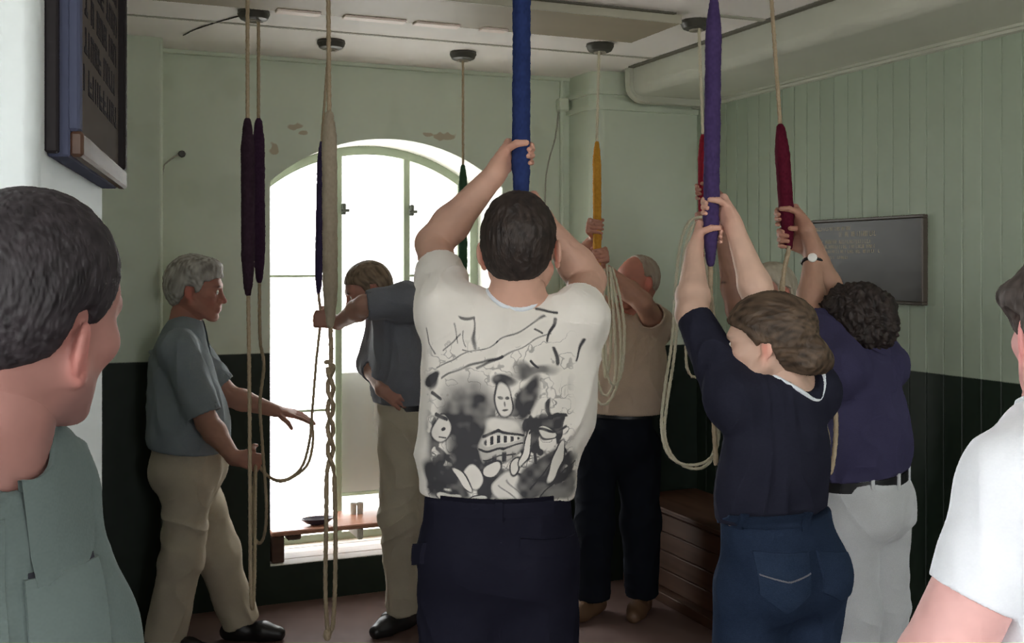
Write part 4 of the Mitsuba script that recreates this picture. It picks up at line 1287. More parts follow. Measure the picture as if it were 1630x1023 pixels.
    ink = dr.maximum(ink, 0.85 * (stroke(688, 664, 712, 672, 3.0) + stroke(690, 722, 722, 732, 3.0) + blob(704, 686, 4, 3, 0.3) + stroke(696, 700, 708, 702, 1.5)))
    ink = over_(0.92, blob(688, 766, 19, 34, 0.2, -0.2))
    ink = over_(0.88, blob(722, 770, 12, 38, 0.2, -0.7))
    ink = ob(738, 764, 6, 26, -0.6)
    ink = ob(716, 794, 19, 7)
    ink = ob(764, 798, 16, 5, -0.2)
    ink = over_(0.80, blob(862, 760, 24, 48, 0.15, 0.75))                # dark cloak at the lower right
    ink = over_(0.70, blob(885, 790, 30, 16, 0.2, -0.2))
    ink = dr.maximum(ink, 0.93 * (stroke(846, 778, 900, 716, 2.0) + stroke(856, 796, 912, 740, 2.0)))
    ink = ob(886, 736, 8, 34, 0.35)
    ink = ob(838, 716, 6, 30, 0.12)
    ink = ob(872, 690, 12, 9, 0.3)
    ink = dr.maximum(ink, 0.9 * (stroke(838, 670, 905, 660, 3.2) + stroke(842, 690, 902, 682, 2.6) + stroke(858, 700, 848, 745, 2.4) + stroke(872, 640, 880, 664, 3.0)))
    ink = over_(0.03, stroke(694, 600, 792, 555, 7.0, 2.0))              # a long thin pale arm, outlined
    ink = over_(0.03, stroke(792, 555, 874, 516, 9.0, 2.0))
    ink = dr.maximum(ink, 0.70 * (stroke(690, 590, 790, 545, 1.3) + stroke(700, 608, 800, 566, 1.7) + stroke(790, 545, 868, 502, 1.3) + stroke(800, 566, 880, 530, 1.2) + stroke(760, 590, 800, 566, 1.8)))
    ink = dr.maximum(ink, 0.70 * (stroke(752, 508, 758, 556, 2.0) + stroke(728, 506, 752, 504, 2.6) + stroke(676, 520, 686, 566, 1.5) + stroke(702, 560, 730, 532, 1.2) + stroke(716, 520, 724, 548, 1.2) + stroke(734, 526, 744, 552, 1.2) + stroke(738, 560, 752, 564, 1.5)))
    ink = dr.maximum(ink, 0.85 * (stroke(880, 506, 874, 544, 2.8) + stroke(852, 524, 862, 532, 2.2) + stroke(848, 578, 858, 590, 2.6) + stroke(888, 556, 892, 582, 3.0) + stroke(930, 540, 920, 572, 1.8) + stroke(860, 494, 884, 496, 1.8)))
    ink = dr.maximum(ink, 0.80 * (stroke(676, 616, 690, 600, 5.0, 3.0) + stroke(686, 632, 700, 640, 3.0) + blob(684, 612, 9, 14, 0.4)))
    tex = 0.82 + 0.36 * noise(u * 0.09, v * 0.09, 3.0)
    base = mix((0.60, 0.57, 0.52), (0.68, 0.65, 0.60), fbm(p.x * 9, p.y * 9, p.z * 9, 3))
    return mix(base, (0.030, 0.030, 0.036), dr.clip(ink * tex * 1.12, 0, 0.97) * back)


mat('cloth_printed_white', proc(print_fn), 0.9, 0.15, sheen=0.2)

MID = np.array([1.5, 3.6, 1.0])

# ==== the young man in the printed T-shirt
m_ = Person('young man in a white printed T-shirt, seen from behind, holding the blue sally', FWD, (0.50, 0.30, 0.225), h=0.0045)
hd = Head(at(828, 396, 2.60), FWD + 0.16 * RGT + 0.10 * UP, UP - 0.03 * RGT, 1.02, ear_out=0.013)
m_.neck(at(821, 482, 2.62), hd, 0.058)
ch = [(at(793, 840, 2.62), 0.155), (at(789, 720, 2.62), 0.148), (at(801, 600, 2.62), 0.160), (at(812, 530, 2.62), 0.160)]
m_.torso(ch, 0.62)
shL, shR = at(712, 492, 2.62), at(918, 508, 2.62)
elL, elR = at(690, 388, 2.84), at(936, 446, 2.85)
for s_ in (shL, shR):
    m_.body.cap(at(815, 528, 2.62), s_, 0.052, 0.056, 0.05)
m_.head()
wl = m_.gripping(shL, elL, at(829, 246, 2.84), UP, FWD * 0.55 - RGT * 0.85, RGT + FWD * 0.3, 0.0225, 0.62)
wr_ = m_.gripping(shR, elR, at(830, 330, 2.84), UP, RGT * 0.85 + FWD * 0.45, FWD - RGT * 0.4, 0.0225, 0.55)
m_.finish(0.05)
make_hair(m_.key, hd, (0.014, 0.010, 0.009), (0.032, 0.022, 0.018), [(-0.2, -0.062), (-0.11, -0.070), (-0.070, -0.066), (-0.046, -0.045), (-0.040, 0.018), (0.0, 0.028), (0.006, -0.010), (0.020, 0.0), (0.030, 0.03), (0.06, 0.05), (0.2, 0.07)], (0.011, 0.015, 0.015), 3, 0.0045, lumps=[(0.0, -0.050, -0.030, (0.058, 0.048, 0.042)), (0.0, -0.03, 0.095, (0.055, 0.07, 0.034)), (0.02, -0.06, 0.05, (0.06, 0.05, 0.05))], label='short dark brown hair')
sl = lambda a, b, f: a + (b - a) * f
sch = [(at(793, 860, 2.62), 0.158), (at(789, 715, 2.62), 0.148), (at(803, 610, 2.62), 0.172), (at(813, 530, 2.62), 0.170)]
m_.shirt(sch, 0.64, [([shL, sl(shL, elL, 0.60)], (0.068, 0.061)), ([shR, sl(shR, elR, 0.30)], (0.068, 0.066))], 'cloth_printed_white', 0.026,
         hem=(at(793, 805, 2.5), -UP - 0.04 * RGT), neck=(at(821, 440, 2.605), UP - 0.10 * FWD, 0.063), trim=('trim_white', 0.066, 0.006, 'ribbed neckband'), h=0.005, amp=0.010, seed=4, shoulders=[(at(812, 524, 2.62), shL, 0.078, 0.068), (at(815, 528, 2.62), shR, 0.078, 0.066), (at(712, 525, 2.62), at(716, 650, 2.62), 0.056, 0.060), (at(918, 540, 2.62), at(898, 660, 2.62), 0.056, 0.058)], label='baggy white T-shirt with a dark sketchy print on the back')
ang = np.linspace(0, 2 * np.pi, 40)
hipL, hipR = at(733, 885, 2.64), at(853, 885, 2.64)
kneeL, kneeR = hipL * [1, 1, 0] + UP * 0.50 + FWD * 0.02, hipR * [1, 1, 0] + UP * 0.50 + FWD * 0.03
ankL, ankR = kneeL * [1, 1, 0] + UP * 0.085, kneeR * [1, 1, 0] + UP * 0.085
m_.trousers(at(793, 865, 2.63), 0.182, 0.70, [(hipL, kneeL, ankL, 0.105, 0.098, 0.088), (hipR, kneeR, ankR, 0.105, 0.098, 0.088)], 'cloth_navy_trousers', (at(793, 786, 2.6), UP), 0.0065, 0.006, 8, label='baggy dark navy cargo trousers', seat=0.075)
m_.shoes([ankL, ankR], [FWD, FWD], 'leather_black')
m_.patch('pocket_flap', m_.legs, [at(828, 856, 2.5), at(918, 858, 2.55), at(916, 884, 2.55), at(828, 880, 2.5)], -FWD, 'cloth_navy_trousers', n=(16, 6), thick=0.006, label='cargo pocket flap')
m_.patch('pocket_flap', m_.legs, [at(640, 866, 2.75), at(652, 866, 2.55), at(650, 900, 2.55), at(636, 900, 2.75)], unit(-RGT - 0.3 * FWD), 'cloth_navy_trousers', n=(10, 6), thick=0.010, label='cargo pocket flap')
m_.patch('waistband', m_.legs, [at(700, 792, 2.5), at(882, 792, 2.5), at(884, 822, 2.5), at(698, 822, 2.5)], -FWD, 'cloth_navy_trousers', n=(30, 5), thick=0.002)
m_.patch('belt_loop', m_.legs, [at(788, 796, 2.5), at(800, 796, 2.5), at(800, 830, 2.5), at(788, 830, 2.5)], -FWD, 'cloth_navy_trousers', n=(3, 5), thick=0.007)

# ==== grey-haired man on the left
m_ = Person('grey-haired man in a blue-grey shirt and beige trousers left of the window', RGT + 0.12 * FWD, (0.36, 0.185, 0.135), h=0.006)
D2 = 4.68
hd = Head(at(312, 461, D2), RGT + 0.10 * FWD - 0.08 * UP, UP, 1.10)
m_.neck(at(291, 525, D2), hd, 0.058)
ch = [(at(302, 740, D2), 0.165), (at(300, 660, D2), 0.165), (at(292, 585, D2), 0.170), (at(287, 540, D2), 0.150)]
m_.torso(ch, 0.78)
sh1, sh2 = at(284, 556, D2 - 0.17), at(300, 553, D2 + 0.17)
el1, el2 = at(330, 672, D2 - 0.20), at(365, 630, D2 + 0.20)
wr2 = at(437, 653, D2 + 0.15)
for s_ in (sh1, sh2):
    m_.body.cap(at(290, 556, D2), s_, 0.055, 0.055, 0.05)
m_.head(0.0035)
m_.gripping(sh1, el1, at(405, 733, 4.42), unit(UP + 0.3 * RGT), RGT * 0.2 + FWD * -0.9, RGT, 0.010, 0.0, hh=0.0032)
m_.opening(sh2, el2, wr2, RGT * 0.97 - UP * 0.16, -UP + 0.2 * FWD, -FWD, 0.12, hh=0.0032)
m_.finish(0.35)
make_hair(m_.key, hd, (0.22, 0.20, 0.18), (0.50, 0.48, 0.45), [(-0.2, -0.075), (-0.08, -0.075), (-0.05, -0.055), (-0.030, -0.02), (-0.025, 0.015), (0.005, 0.015), (0.012, -0.012), (0.026, -0.005), (0.040, 0.035), (0.075, 0.052), (0.2, 0.06)], (0.016, 0.018, 0.020), 13, 0.005, lumps=[(0, 0.045, 0.095, (0.06, 0.05, 0.03)), (0, -0.075, 0.0, (0.065, 0.035, 0.06))], label='thick grey hair')
m_.shirt([(at(300, 780, D2), 0.178), (at(300, 680, D2), 0.180), (at(294, 590, D2), 0.180), (at(288, 545, D2), 0.155)], 0.80,
         [([sh1, sl(sh1, el1, 0.90)], (0.078, 0.072)), ([sh2, sl(sh2, el2, 0.80)], (0.074, 0.068))], 'cloth_bluegrey_shirt', 0.018, hem=(at(302, 712, D2), -UP - 0.10 * RGT), neck=(at(296, 516, D2), UP * 0.9 + 0.30 * RGT, 0.064), h=0.007, amp=0.010, seed=21,
         shoulders=[(at(290, 545, D2), sh1, 0.08, 0.074), (at(290, 545, D2), sh2, 0.08, 0.072)], label='blue-grey short-sleeved shirt hanging loose')
m_.collar((at(296, 516, D2), UP * 0.9 + 0.30 * RGT, 0.064), 0.066, 0.038, 'cloth_bluegrey_shirt', stand=0.036)
hp1, hp2 = at(300, 765, D2 - 0.09), at(306, 765, D2 + 0.09)
kn1, kn2 = at(290, 885, D2 - 0.10), at(350, 885, D2 + 0.10)
an1, an2 = at(262, 1010, D2 - 0.08), at(383, 985, D2 + 0.13)
an1[2], an2[2] = 0.075, 0.075
m_.trousers(at(303, 735, D2), 0.180, 0.86, [(hp1, kn1, an1, 0.105, 0.085, 0.082), (hp2, kn2, an2, 0.105, 0.085, 0.080)], 'cloth_beige_trousers', (at(303, 690, D2), UP), 0.007, 0.012, 31, label='loose beige trousers', seat=0.08)
m_.shoes([an1 + UP * 0.02, an2 + UP * 0.02], [RGT, RGT], 'leather_black')

# ==== man by the window, bowed over his rope
m_ = Person('man with bowed head, dark grey shirt and khaki trousers, in front of the window', -RGT - 0.45 * FWD, (0.36, 0.20, 0.15), h=0.006)
D3 = 4.93
hd = Head(at(586, 462, D3 + 0.02), unit(-RGT - 0.30 * FWD - 0.40 * UP), UP, 1.02)
m_.neck(at(622, 500, D3), hd, 0.056)
ch = [(at(640, 650, D3), 0.150), (at(634, 590, D3), 0.150), (at(630, 540, D3), 0.162), (at(630, 505, D3), 0.150)]
m_.torso(ch, 0.66)
shA, shB = at(650, 480, D3 - 0.16), at(612, 505, D3 + 0.14)
elA, elB = at(580, 486, D3 - 0.20), at(592, 578, D3 + 0.12)
for s_ in (shA, shB):
    m_.body.cap(at(630, 516, D3), s_, 0.055, 0.056, 0.05)
m_.head(0.0035)
m_.gripping(shA, elA, at(509, 508, 4.9), UP, -FWD * 0.9 + RGT * 0.2, -RGT, 0.009, 0.15, hh=0.0032)
m_.opening(shB, elB, at(608, 620, D3 - 0.14), unit(RGT * 0.7 - FWD * 0.3 - UP * 0.35), unit(FWD - UP * 0.3), UP, 0.55, hh=0.0032)
m_.finish(0.25)
make_hair(m_.key, hd, (0.10, 0.070, 0.045), (0.22, 0.16, 0.11), SHORT_MAN, (0.010, 0.010, 0.012), 23, 0.003, label='short light brown hair')
m_.shirt([(at(641, 660, D3), 0.158), (at(635, 590, D3), 0.158), (at(632, 540, D3), 0.170), (at(632, 505, D3), 0.155)], 0.68,
         [([shA, sl(shA, elA, 0.95)], (0.080, 0.066)), ([shB, elB, sl(elB, at(608, 620, D3 - 0.14), 0.3)], (0.074, 0.066, 0.06))], 'cloth_slate_shirt', 0.014, hem=(at(640, 640, D3), -UP), neck=(at(616, 488, D3), unit(-RGT * 0.6 + UP * 0.8), 0.062), h=0.007, amp=0.010, seed=41, shoulders=[(at(630, 505, D3), shA, 0.085, 0.078), (at(630, 505, D3), shB, 0.085, 0.074)], label='dark grey shirt')
add('belt', ring_band(m_.F, m_.R, at(641, 642, D3), 0.152, 0.74, -0.018, 0.018), 'leather_black', m_.key, smooth=40, label='black belt')
h1_, h2_ = at(636, 690, D3 - 0.08), at(648, 690, D3 + 0.08)
k1_, k2_ = at(634, 820, D3 - 0.09), at(652, 820, D3 + 0.10)
a1_, a2_ = at(640, 965, D3 + 0.02), at(668, 960, D3 + 0.14)
a1_[2], a2_[2] = 0.085, 0.085
m_.trousers(at(641, 672, D3), 0.156, 0.80, [(h1_, k1_, a1_, 0.098, 0.080, 0.068), (h2_, k2_, a2_, 0.098, 0.080, 0.068)], 'cloth_khaki_trousers', (at(641, 640, D3), UP), 0.007, 0.010, 51, label='khaki trousers', seat=0.07)
m_.shoes([a1_ + UP * 0.01, a2_ + UP * 0.01], [-0.7 * RGT - 0.8 * FWD, -RGT - 0.4 * FWD], 'leather_black', 0.26)

# ==== bald man with the yellow sally
m_ = Person('bald ruddy man in a tan shirt and dark blue jeans holding the yellow sally', -0.80 * FWD - 0.60 * RGT, (0.42, 0.22, 0.155), h=0.006)
D5 = 5.18
hd = Head(at(1014, 448, D5 - 0.02), -0.45 * FWD - 0.9 * RGT - 0.05 * UP, UP, 1.04)
m_.neck(at(1008, 508, D5), hd, 0.060)
ch = [(at(986, 680, D5), 0.170), (at(992, 610, D5), 0.172), (at(1000, 560, D5), 0.172), (at(1004, 525, D5), 0.160)]
m_.torso(ch, 0.74)
shA, shB = at(952, 500, D5 + 0.02), at(1046, 518, D5 - 0.02)       # his right, his left
elA, elB = at(912, 425, D5 - 0.12), at(1022, 480, D5 - 0.24)
for s_ in (shA, shB):
    m_.body.cap(at(1004, 537, D5), s_, 0.055, 0.056, 0.05)
m_.head(0.0035)
m_.gripping(shA, elA, at(950, 362, 4.93), UP, -RGT * 0.8 + FWD * 0.4, -FWD, 0.019, 0.5, hh=0.0032)
m_.gripping(shB, elB, at(952, 408, 4.93), UP, RGT * 0.9 + FWD * 0.3, -FWD, 0.019, 0.45, hh=0.0032)
m_.finish(0.55)
make_hair(m_.key, hd, (0.30, 0.22, 0.17), (0.40, 0.33, 0.27), [(-0.2, -0.06), (-0.08, -0.06), (-0.05, -0.045), (-0.032, -0.02), (-0.028, 0.02), (0.0, 0.022), (0.008, 0.03), (0.012, 0.20), (0.2, 0.2)], (0.004, 0.005, 0.003), 33, 0.0015, label='cropped grey hair')
m_.shirt([(at(986, 690, D5), 0.180), (at(993, 610, D5), 0.184), (at(1000, 560, D5), 0.182), (at(1004, 525, D5), 0.165)], 0.76,
         [([shA, sl(shA, elA, 0.85)], (0.074, 0.064)), ([shB, sl(shB, elB, 0.45)], (0.076, 0.068))], 'cloth_tan_shirt', 0.012, hem=(at(986, 655, D5), -UP), neck=(at(1008, 496, D5), UP - 0.25 * FWD, 0.066), h=0.007, amp=0.009, seed=61, shoulders=[(at(1004, 525, D5), shA, 0.085, 0.074), (at(1004, 525, D5), shB, 0.085, 0.076)], label='tan short-sleeved shirt')
h1_, h2_ = at(950, 710, D5 - 0.02), at(1016, 710, D5 + 0.02)
k1_, k2_ = at(946, 830, D5 - 0.06), at(1020, 830, D5 - 0.02)
a1_, a2_ = at(944, 945, D5 - 0.02), at(1022, 945, D5 + 0.02)
a1_[2], a2_[2] = 0.085, 0.085
m_.trousers(at(985, 695, D5), 0.172, 0.80, [(h1_, k1_, a1_, 0.105, 0.088, 0.080), (h2_, k2_, a2_, 0.105, 0.088, 0.080)], 'cloth_dark_jeans', (at(986, 652, D5), UP), 0.007, 0.008, 71, label='dark blue jeans', seat=0.06)
add('belt', ring_band(m_.F, m_.R, at(986, 654, D5), 0.170, 0.80, -0.018, 0.016), 'leather_black', m_.key, smooth=40, label='black belt')
m_.shoes([a1_ + UP * 0.01, a2_ + UP * 0.01], [m_.F, m_.F + 0.3 * RGT], 'leather_brown')

# ==== the ringer hidden behind the woman, with the red sally
m_ = Person('fair-haired person mostly hidden behind the woman, hands on the red sally', -0.85 * RGT - 0.5 * FWD, (0.36, 0.19, 0.14), h=0.006)
D6 = 4.42
hd = Head(at(1226, 466, D6 + 0.02), -0.8 * RGT - 0.45 * FWD + 0.1 * UP, UP, 1.0)
m_.neck(at(1232, 532, D6 + 0.03), hd, 0.056)
ch = [(at(1240, 720, D6 + 0.05), 0.155), (at(1238, 640, D6 + 0.04), 0.150), (at(1236, 570, D6 + 0.03), 0.160)]
m_.torso(ch, 0.66)
shA, shB = at(1226, 540, D6 + 0.20), at(1212, 548, D6 - 0.13)
elA, elB = at(1192, 425, D6 + 0.16), at(1174, 494, D6 - 0.06)
for s_ in (shA, shB):
    m_.body.cap(at(1236, 562, D6 + 0.03), s_, 0.055, 0.054, 0.05)
m_.head(0.0035)
m_.gripping(shA, elA, at(1119, 306, 4.45), UP, RGT * 0.7 + FWD * 0.6, -RGT + FWD, 0.0195, 0.5, hh=0.0032)
m_.gripping(shB, elB, at(1119, 352, 4.45), UP, RGT * 0.2 - FWD * 0.9, -RGT, 0.0195, 0.5, hh=0.0032)
m_.finish(0.2)
make_hair(m_.key, hd, (0.36, 0.31, 0.24), (0.48, 0.43, 0.34), SHORT_MAN, (0.008, 0.009, 0.010), 43, 0.002, label='short fair hair')
m_.shirt([(at(1240, 735, D6 + 0.05), 0.165), (at(1238, 640, D6 + 0.04), 0.160), (at(1236, 570, D6 + 0.03), 0.168)], 0.68, [([shA, sl(shA, elA, 0.5)], (0.068, 0.06)), ([shB, sl(shB, elB, 0.5)], (0.068, 0.06))], 'cloth_slate_shirt', 0.012,
         hem=(at(1240, 715, D6), -UP), neck=(at(1232, 522, D6 + 0.03), UP, 0.062), h=0.008, amp=0.008, seed=81, shoulders=[(at(1236, 552, D6 + 0.03), shA, 0.08, 0.068), (at(1236, 552, D6 + 0.03), shB, 0.08, 0.068)])
h1_, h2_ = at(1226, 760, D6 - 0.03), at(1250, 760, D6 + 0.12)
k1_, k2_ = at(1222, 880, D6 - 0.06), at(1246, 880, D6 + 0.12)
a1_, a2_ = k1_ * [1, 1, 0] + UP * 0.085, k2_ * [1, 1, 0] + UP * 0.085
m_.trousers(at(1240, 735, D6 + 0.05), 0.160, 0.78, [(h1_, k1_, a1_, 0.095, 0.080, 0.072), (h2_, k2_, a2_, 0.095, 0.080, 0.072)], 'cloth_plain_dark', (at(1240, 700, D6), UP), 0.008, 0.006, 91)
m_.shoes([a1_ + UP * 0.01, a2_ + UP * 0.01], [m_.F, m_.F], 'leather_black')

# ==== the person in the navy polo shirt and white jeans
m_ = Person('person with dark curly hair, navy polo shirt and white jeans, holding the crimson sally', -0.72 * RGT + 0.70 * FWD, (0.40, 0.23, 0.165), h=0.0055)
D8 = 3.45
hd = Head(at(1360, 519, D8), -0.70 * RGT + 0.72 * FWD + 0.02 * UP, UP, 1.0)
m_.neck(at(1364, 578, D8 + 0.02), hd, 0.055)
ch = [(at(1372, 770, D8), 0.150), (at(1370, 700, D8), 0.146), (at(1370, 625, D8), 0.150), (at(1368, 590, D8), 0.145)]
m_.torso(ch, 0.70)
shA, shB = at(1332, 586, D8 - 0.14), at(1402, 580, D8 + 0.12)
elA, elB = at(1290, 498, D8 + 0.08), at(1330, 486, D8 + 0.22)
for s_ in (shA, shB):
    m_.body.cap(at(1368, 602, D8), s_, 0.052, 0.054, 0.05)
m_.head(0.0035)
wA = m_.gripping(shA, elA, at(1255, 380, 3.63), unit(UP - 0.05 * RGT), FWD * 0.85 + RGT * 0.5, -RGT, 0.0235, 0.5, r=(0.052, 0.043, 0.043, 0.026))
m_.gripping(shB, elB, at(1251, 346, 3.635), unit(UP - 0.05 * RGT), RGT * 0.85 + FWD * 0.3, FWD - 0.3 * RGT, 0.0235, 0.6, r=(0.052, 0.043, 0.043, 0.026))
m_.finish(0.05)
make_hair(m_.key, hd, (0.012, 0.009, 0.009), (0.040, 0.029, 0.026), [(-0.2, -0.075), (-0.05, -0.075), (-0.03, -0.055), (0.0, -0.035), (0.02, -0.015), (0.035, 0.01), (0.05, 0.03), (0.08, 0.052), (0.2, 0.06)], (0.026, 0.026, 0.024), 53, 0.006, curly=0.011, lumps=[(0.05, -0.05, -0.02, 0.055), (-0.055, -0.045, -0.015, 0.05), (0, -0.085, 0.0, 0.055), (0, -0.07, 0.06, 0.055), (0.045, -0.02, 0.075, 0.045), (-0.05, -0.02, 0.07, 0.045)], label='thick dark curly hair')
m_.shirt([(at(1373, 800, D8), 0.150), (at(1372, 700, D8), 0.156), (at(1372, 625, D8), 0.158), (at(1369, 590, D8), 0.150)], 0.74,
         [([shA, sl(shA, elA, 0.78)], (0.080, 0.070)), ([shB, sl(shB, elB, 0.72)], (0.078, 0.068))], 'cloth_navy_polo', 0.016, hem=(at(1373, 750, D8), -UP + 0.12 * RGT), neck=(at(1364, 566, D8 + 0.02), UP, 0.064), h=0.006, amp=0.012, seed=101, shoulders=[(at(1368, 588, D8), shA, 0.085, 0.080), (at(1370, 588, D8), shB, 0.085, 0.080)], label='navy polo shirt tucked in at the waist')
m_.collar((at(1364, 566, D8 + 0.02), UP, 0.064), 0.066, 0.032, 'cloth_navy_polo')
hipc = at(1374, 790, D8)
h1_, h2_ = at(1352, 838, D8 - 0.06), at(1400, 838, D8 + 0.08)
k1_, k2_ = at(1358, 965, D8 - 0.02), at(1404, 965, D8 + 0.10)
a1_, a2_ = k1_ * [1, 1, 0] + UP * 0.085, k2_ * [1, 1, 0] + UP * 0.085
m_.trousers(hipc, 0.156, 0.82, [(h1_, k1_, a1_, 0.095, 0.078, 0.068), (h2_, k2_, a2_, 0.095, 0.078, 0.068)], 'cloth_white_jeans', (at(1374, 752, D8), UP - 0.12 * RGT), 0.006, 0.007, 111, label='white jeans', seat=0.082)
bt = ring_band(m_.F, m_.R, at(1374, 759, D8), 0.154, 0.82, -0.016, 0.016)
Mt = np.eye(4)
Mt[2, 0], Mt[2, 1] = 0.12 * RGT[0], 0.12 * RGT[1]
cc = at(1374, 759, D8)
bt.apply_translation(-cc)
bt.apply_transform(Mt)
bt.apply_translation(cc)
add('belt', bt, 'leather_black', m_.key, smooth=40, label='black leather belt')
for an_ in (-2.4, -1.75, -1.1):
    q = cc + m_.R * 0.159 * math.cos(an_) + m_.F * 0.159 * 0.82 * math.sin(an_)
    q = q + UP * 0.12 * ((q - cc) @ RGT)
    ex = unit(-m_.R * math.sin(an_) + m_.F * 0.82 * math.cos(an_))
    add('belt_loop', frame_mesh(box(-0.006, 0.006, -0.005, 0.003, -0.026, 0.024, 0.001), q, ex, unit(np.cross(UP, ex)), UP), 'cloth_white_jeans', m_.key)
m_.shoes([a1_ + UP * 0.01, a2_ + UP * 0.01], [m_.F, m_.F], 'leather_brown')
fa = unit(wA - elA)
wc = elA + (wA - elA) * 0.80
e1_ = unit(np.cross(fa, FWD))
e2_ = np.cross(fa, e1_)
add('watch_strap', tube([wc + 0.033 * (math.cos(t) * e1_ + math.sin(t) * e2_) for t in ang], 0.0055, 8, cap=False), 'leather_black', m_.key, smooth=True, label='black wristwatch strap')
wf = lathe([(0, 0), (0.015, 0), (0.015, 0.007), (0.012, 0.009), (0, 0.009)], 20)
od = unit(-FWD - 0.3 * RGT - fa * ((-FWD - 0.3 * RGT) @ fa))
add('watch_face', frame_mesh(wf, wc + od * 0.033, unit(np.cross(od, fa)), fa, od) if False else frame_mesh(wf, wc + od * 0.034, fa, np.cross(od, fa), od), 'watch_face', m_.key, smooth=35, label='pale round watch face')

# ==== the woman in the navy top
m_ = Person('woman with tied-back brown hair, navy top and blue jeans, holding the purple sally', -0.52 * RGT + 0.85 * FWD, (0.52, 0.345, 0.265), h=0.0045)
D7 = 2.75
hd = Head(at(1222, 546, D7), -0.90 * RGT + 0.42 * FWD - 0.06 * UP, UP + 0.06 * RGT, 0.99)
m_.neck(at(1252, 616, D7 + 0.01), hd, 0.050)
ch = [(at(1236, 860, D7), 0.158), (at(1226, 790, D7), 0.132), (at(1224, 700, D7), 0.135), (at(1236, 645, D7), 0.135)]
m_.torso(ch, 0.68)
shA, shB = at(1172, 634, D7 - 0.04), at(1292, 624, D7 + 0.08)
elA, elB = at(1102, 500, D7 + 0.13), at(1214, 490, D7 + 0.20)
for s_ in (shA, shB):
    m_.body.cap(at(1236, 652, D7), s_, 0.048, 0.050, 0.05)
m_.head(0.0030)
fr = (0.048, 0.043, 0.043, 0.025)
m_.gripping(shA, elA, at(1133, 374, 3.06), unit(UP + 0.03 * RGT), FWD * 0.45 - RGT * 0.9, RGT + FWD * 0.5, 0.0215, 0.75, s=0.93, r=fr)
m_.gripping(shB, elB, at(1135, 330, 3.06), unit(UP + 0.03 * RGT), RGT * 0.8 + FWD * 0.5, FWD - RGT * 0.5, 0.0215, 0.75, s=0.93, r=fr)
m_.finish(0.0)
make_hair(m_.key, hd, (0.028, 0.018, 0.012), (0.105, 0.070, 0.046), [(-0.2, -0.10), (-0.06, -0.10), (-0.045, -0.062), (-0.032, -0.035), (-0.026, -0.006), (0.0, 0.002), (0.012, -0.004), (0.03, 0.018), (0.05, 0.040), (0.085, 0.052), (0.2, 0.06)], (0.014, 0.018, 0.014), 63, 0.004, curly=0.001,
          lumps=[(0.0, -0.105, -0.030, (0.050, 0.042, 0.045)), (0.01, -0.128, -0.048, (0.036, 0.032, 0.034)), (-0.03, -0.10, -0.052, (0.032, 0.036, 0.030)), (0, -0.07, 0.05, (0.07, 0.05, 0.06)), (-0.02, -0.125, -0.020, (0.028, 0.026, 0.026))], flow=(55, 22, 50), label='brown hair tied in a loose knot at the nape')
# sleeves to just short of the elbow; wide boat neck
m_.shirt([(at(1232, 850, D7), 0.140), (at(1226, 790, D7), 0.124), (at(1226, 700, D7), 0.134), (at(1237, 648, D7), 0.136)], 0.72,
         [([shA, sl(shA, elA, 0.95)], (0.070, 0.047)), ([shB, sl(shB, elB, 0.88)], (0.068, 0.047))], 'cloth_navy_top', 0.014, hem=(at(1228, 815, D7), -UP + 0.10 * RGT), neck=(at(1264, 578, D7 + 0.005), unit(UP * 0.9 + 0.16 * RGT - 0.20 * FWD), 0.082), trim=('trim_white', 0.084, 0.0055, 'pale blue-white neck trim'), h=0.005, amp=0.008, seed=121, shoulders=[(at(1230, 642, D7), shA, 0.074, 0.070), (at(1242, 640, D7), shB, 0.074, 0.070)], label='navy top with three-quarter sleeves')
hipc = at(1240, 890, D7)
h1_, h2_ = at(1196, 940, D7 - 0.03), at(1286, 940, D7 + 0.04)
k1_, k2_ = h1_ * [1, 1, 0] + UP * 0.46 + m_.F * 0.03, h2_ * [1, 1, 0] + UP * 0.46 + m_.F * 0.03
a1_, a2_ = k1_ * [1, 1, 0] + UP * 0.08, k2_ * [1, 1, 0] + UP * 0.08
m_.trousers(hipc, 0.158, 0.80, [(h1_, k1_, a1_, 0.094, 0.075, 0.065), (h2_, k2_, a2_, 0.094, 0.075, 0.065)], 'cloth_denim', (at(1232, 818, D7), UP - 0.10 * RGT), 0.005, 0.004, 131, label='blue jeans', seat=0.088)
m_.shoes([a1_ + UP * 0.01, a2_ + UP * 0.01], [m_.F, m_.F], 'leather_black', 0.24)
wv = unit(-FWD * 0.95 + 0.15 * RGT)
m_.patch('back_pocket', m_.legs, [at(1204, 880, 2.6), at(1294, 882, 2.6), at(1290, 946, 2.6), at(1208, 944, 2.6)], wv, 'cloth_denim_pocket', bottom=0.045, n=(18, 16), label='seat pocket with a pointed lower edge')
m_.patch('back_pocket', m_.legs, [at(1322, 880, 2.62), at(1350, 878, 2.72), at(1346, 940, 2.72), at(1320, 944, 2.62)], unit(-FWD * 0.6 + 0.8 * RGT), 'cloth_denim_pocket', bottom=0.02, n=(10, 14))
m_.patch('stitching', m_.legs, [at(1208, 912, 2.6), at(1292, 912, 2.6), at(1292, 914.5, 2.6), at(1208, 914.5, 2.6)], wv, 'stitch', sag=0.014, n=(18, 3), thick=0.0055)
m_.patch('waistband', m_.legs, [at(1168, 824, 2.6), at(1296, 816, 2.62), at(1298, 840, 2.62), at(1166, 848, 2.6)], wv, 'cloth_denim_pocket', n=(26, 5), thick=0.002)
for px in (1186, 1290):
    m_.patch('belt_loop', m_.legs, [at(px - 5, 818, 2.6), at(px + 5, 818, 2.6), at(px + 5, 850, 2.6), at(px - 5, 850, 2.6)], wv, 'cloth_denim', n=(3, 5), thick=0.006)

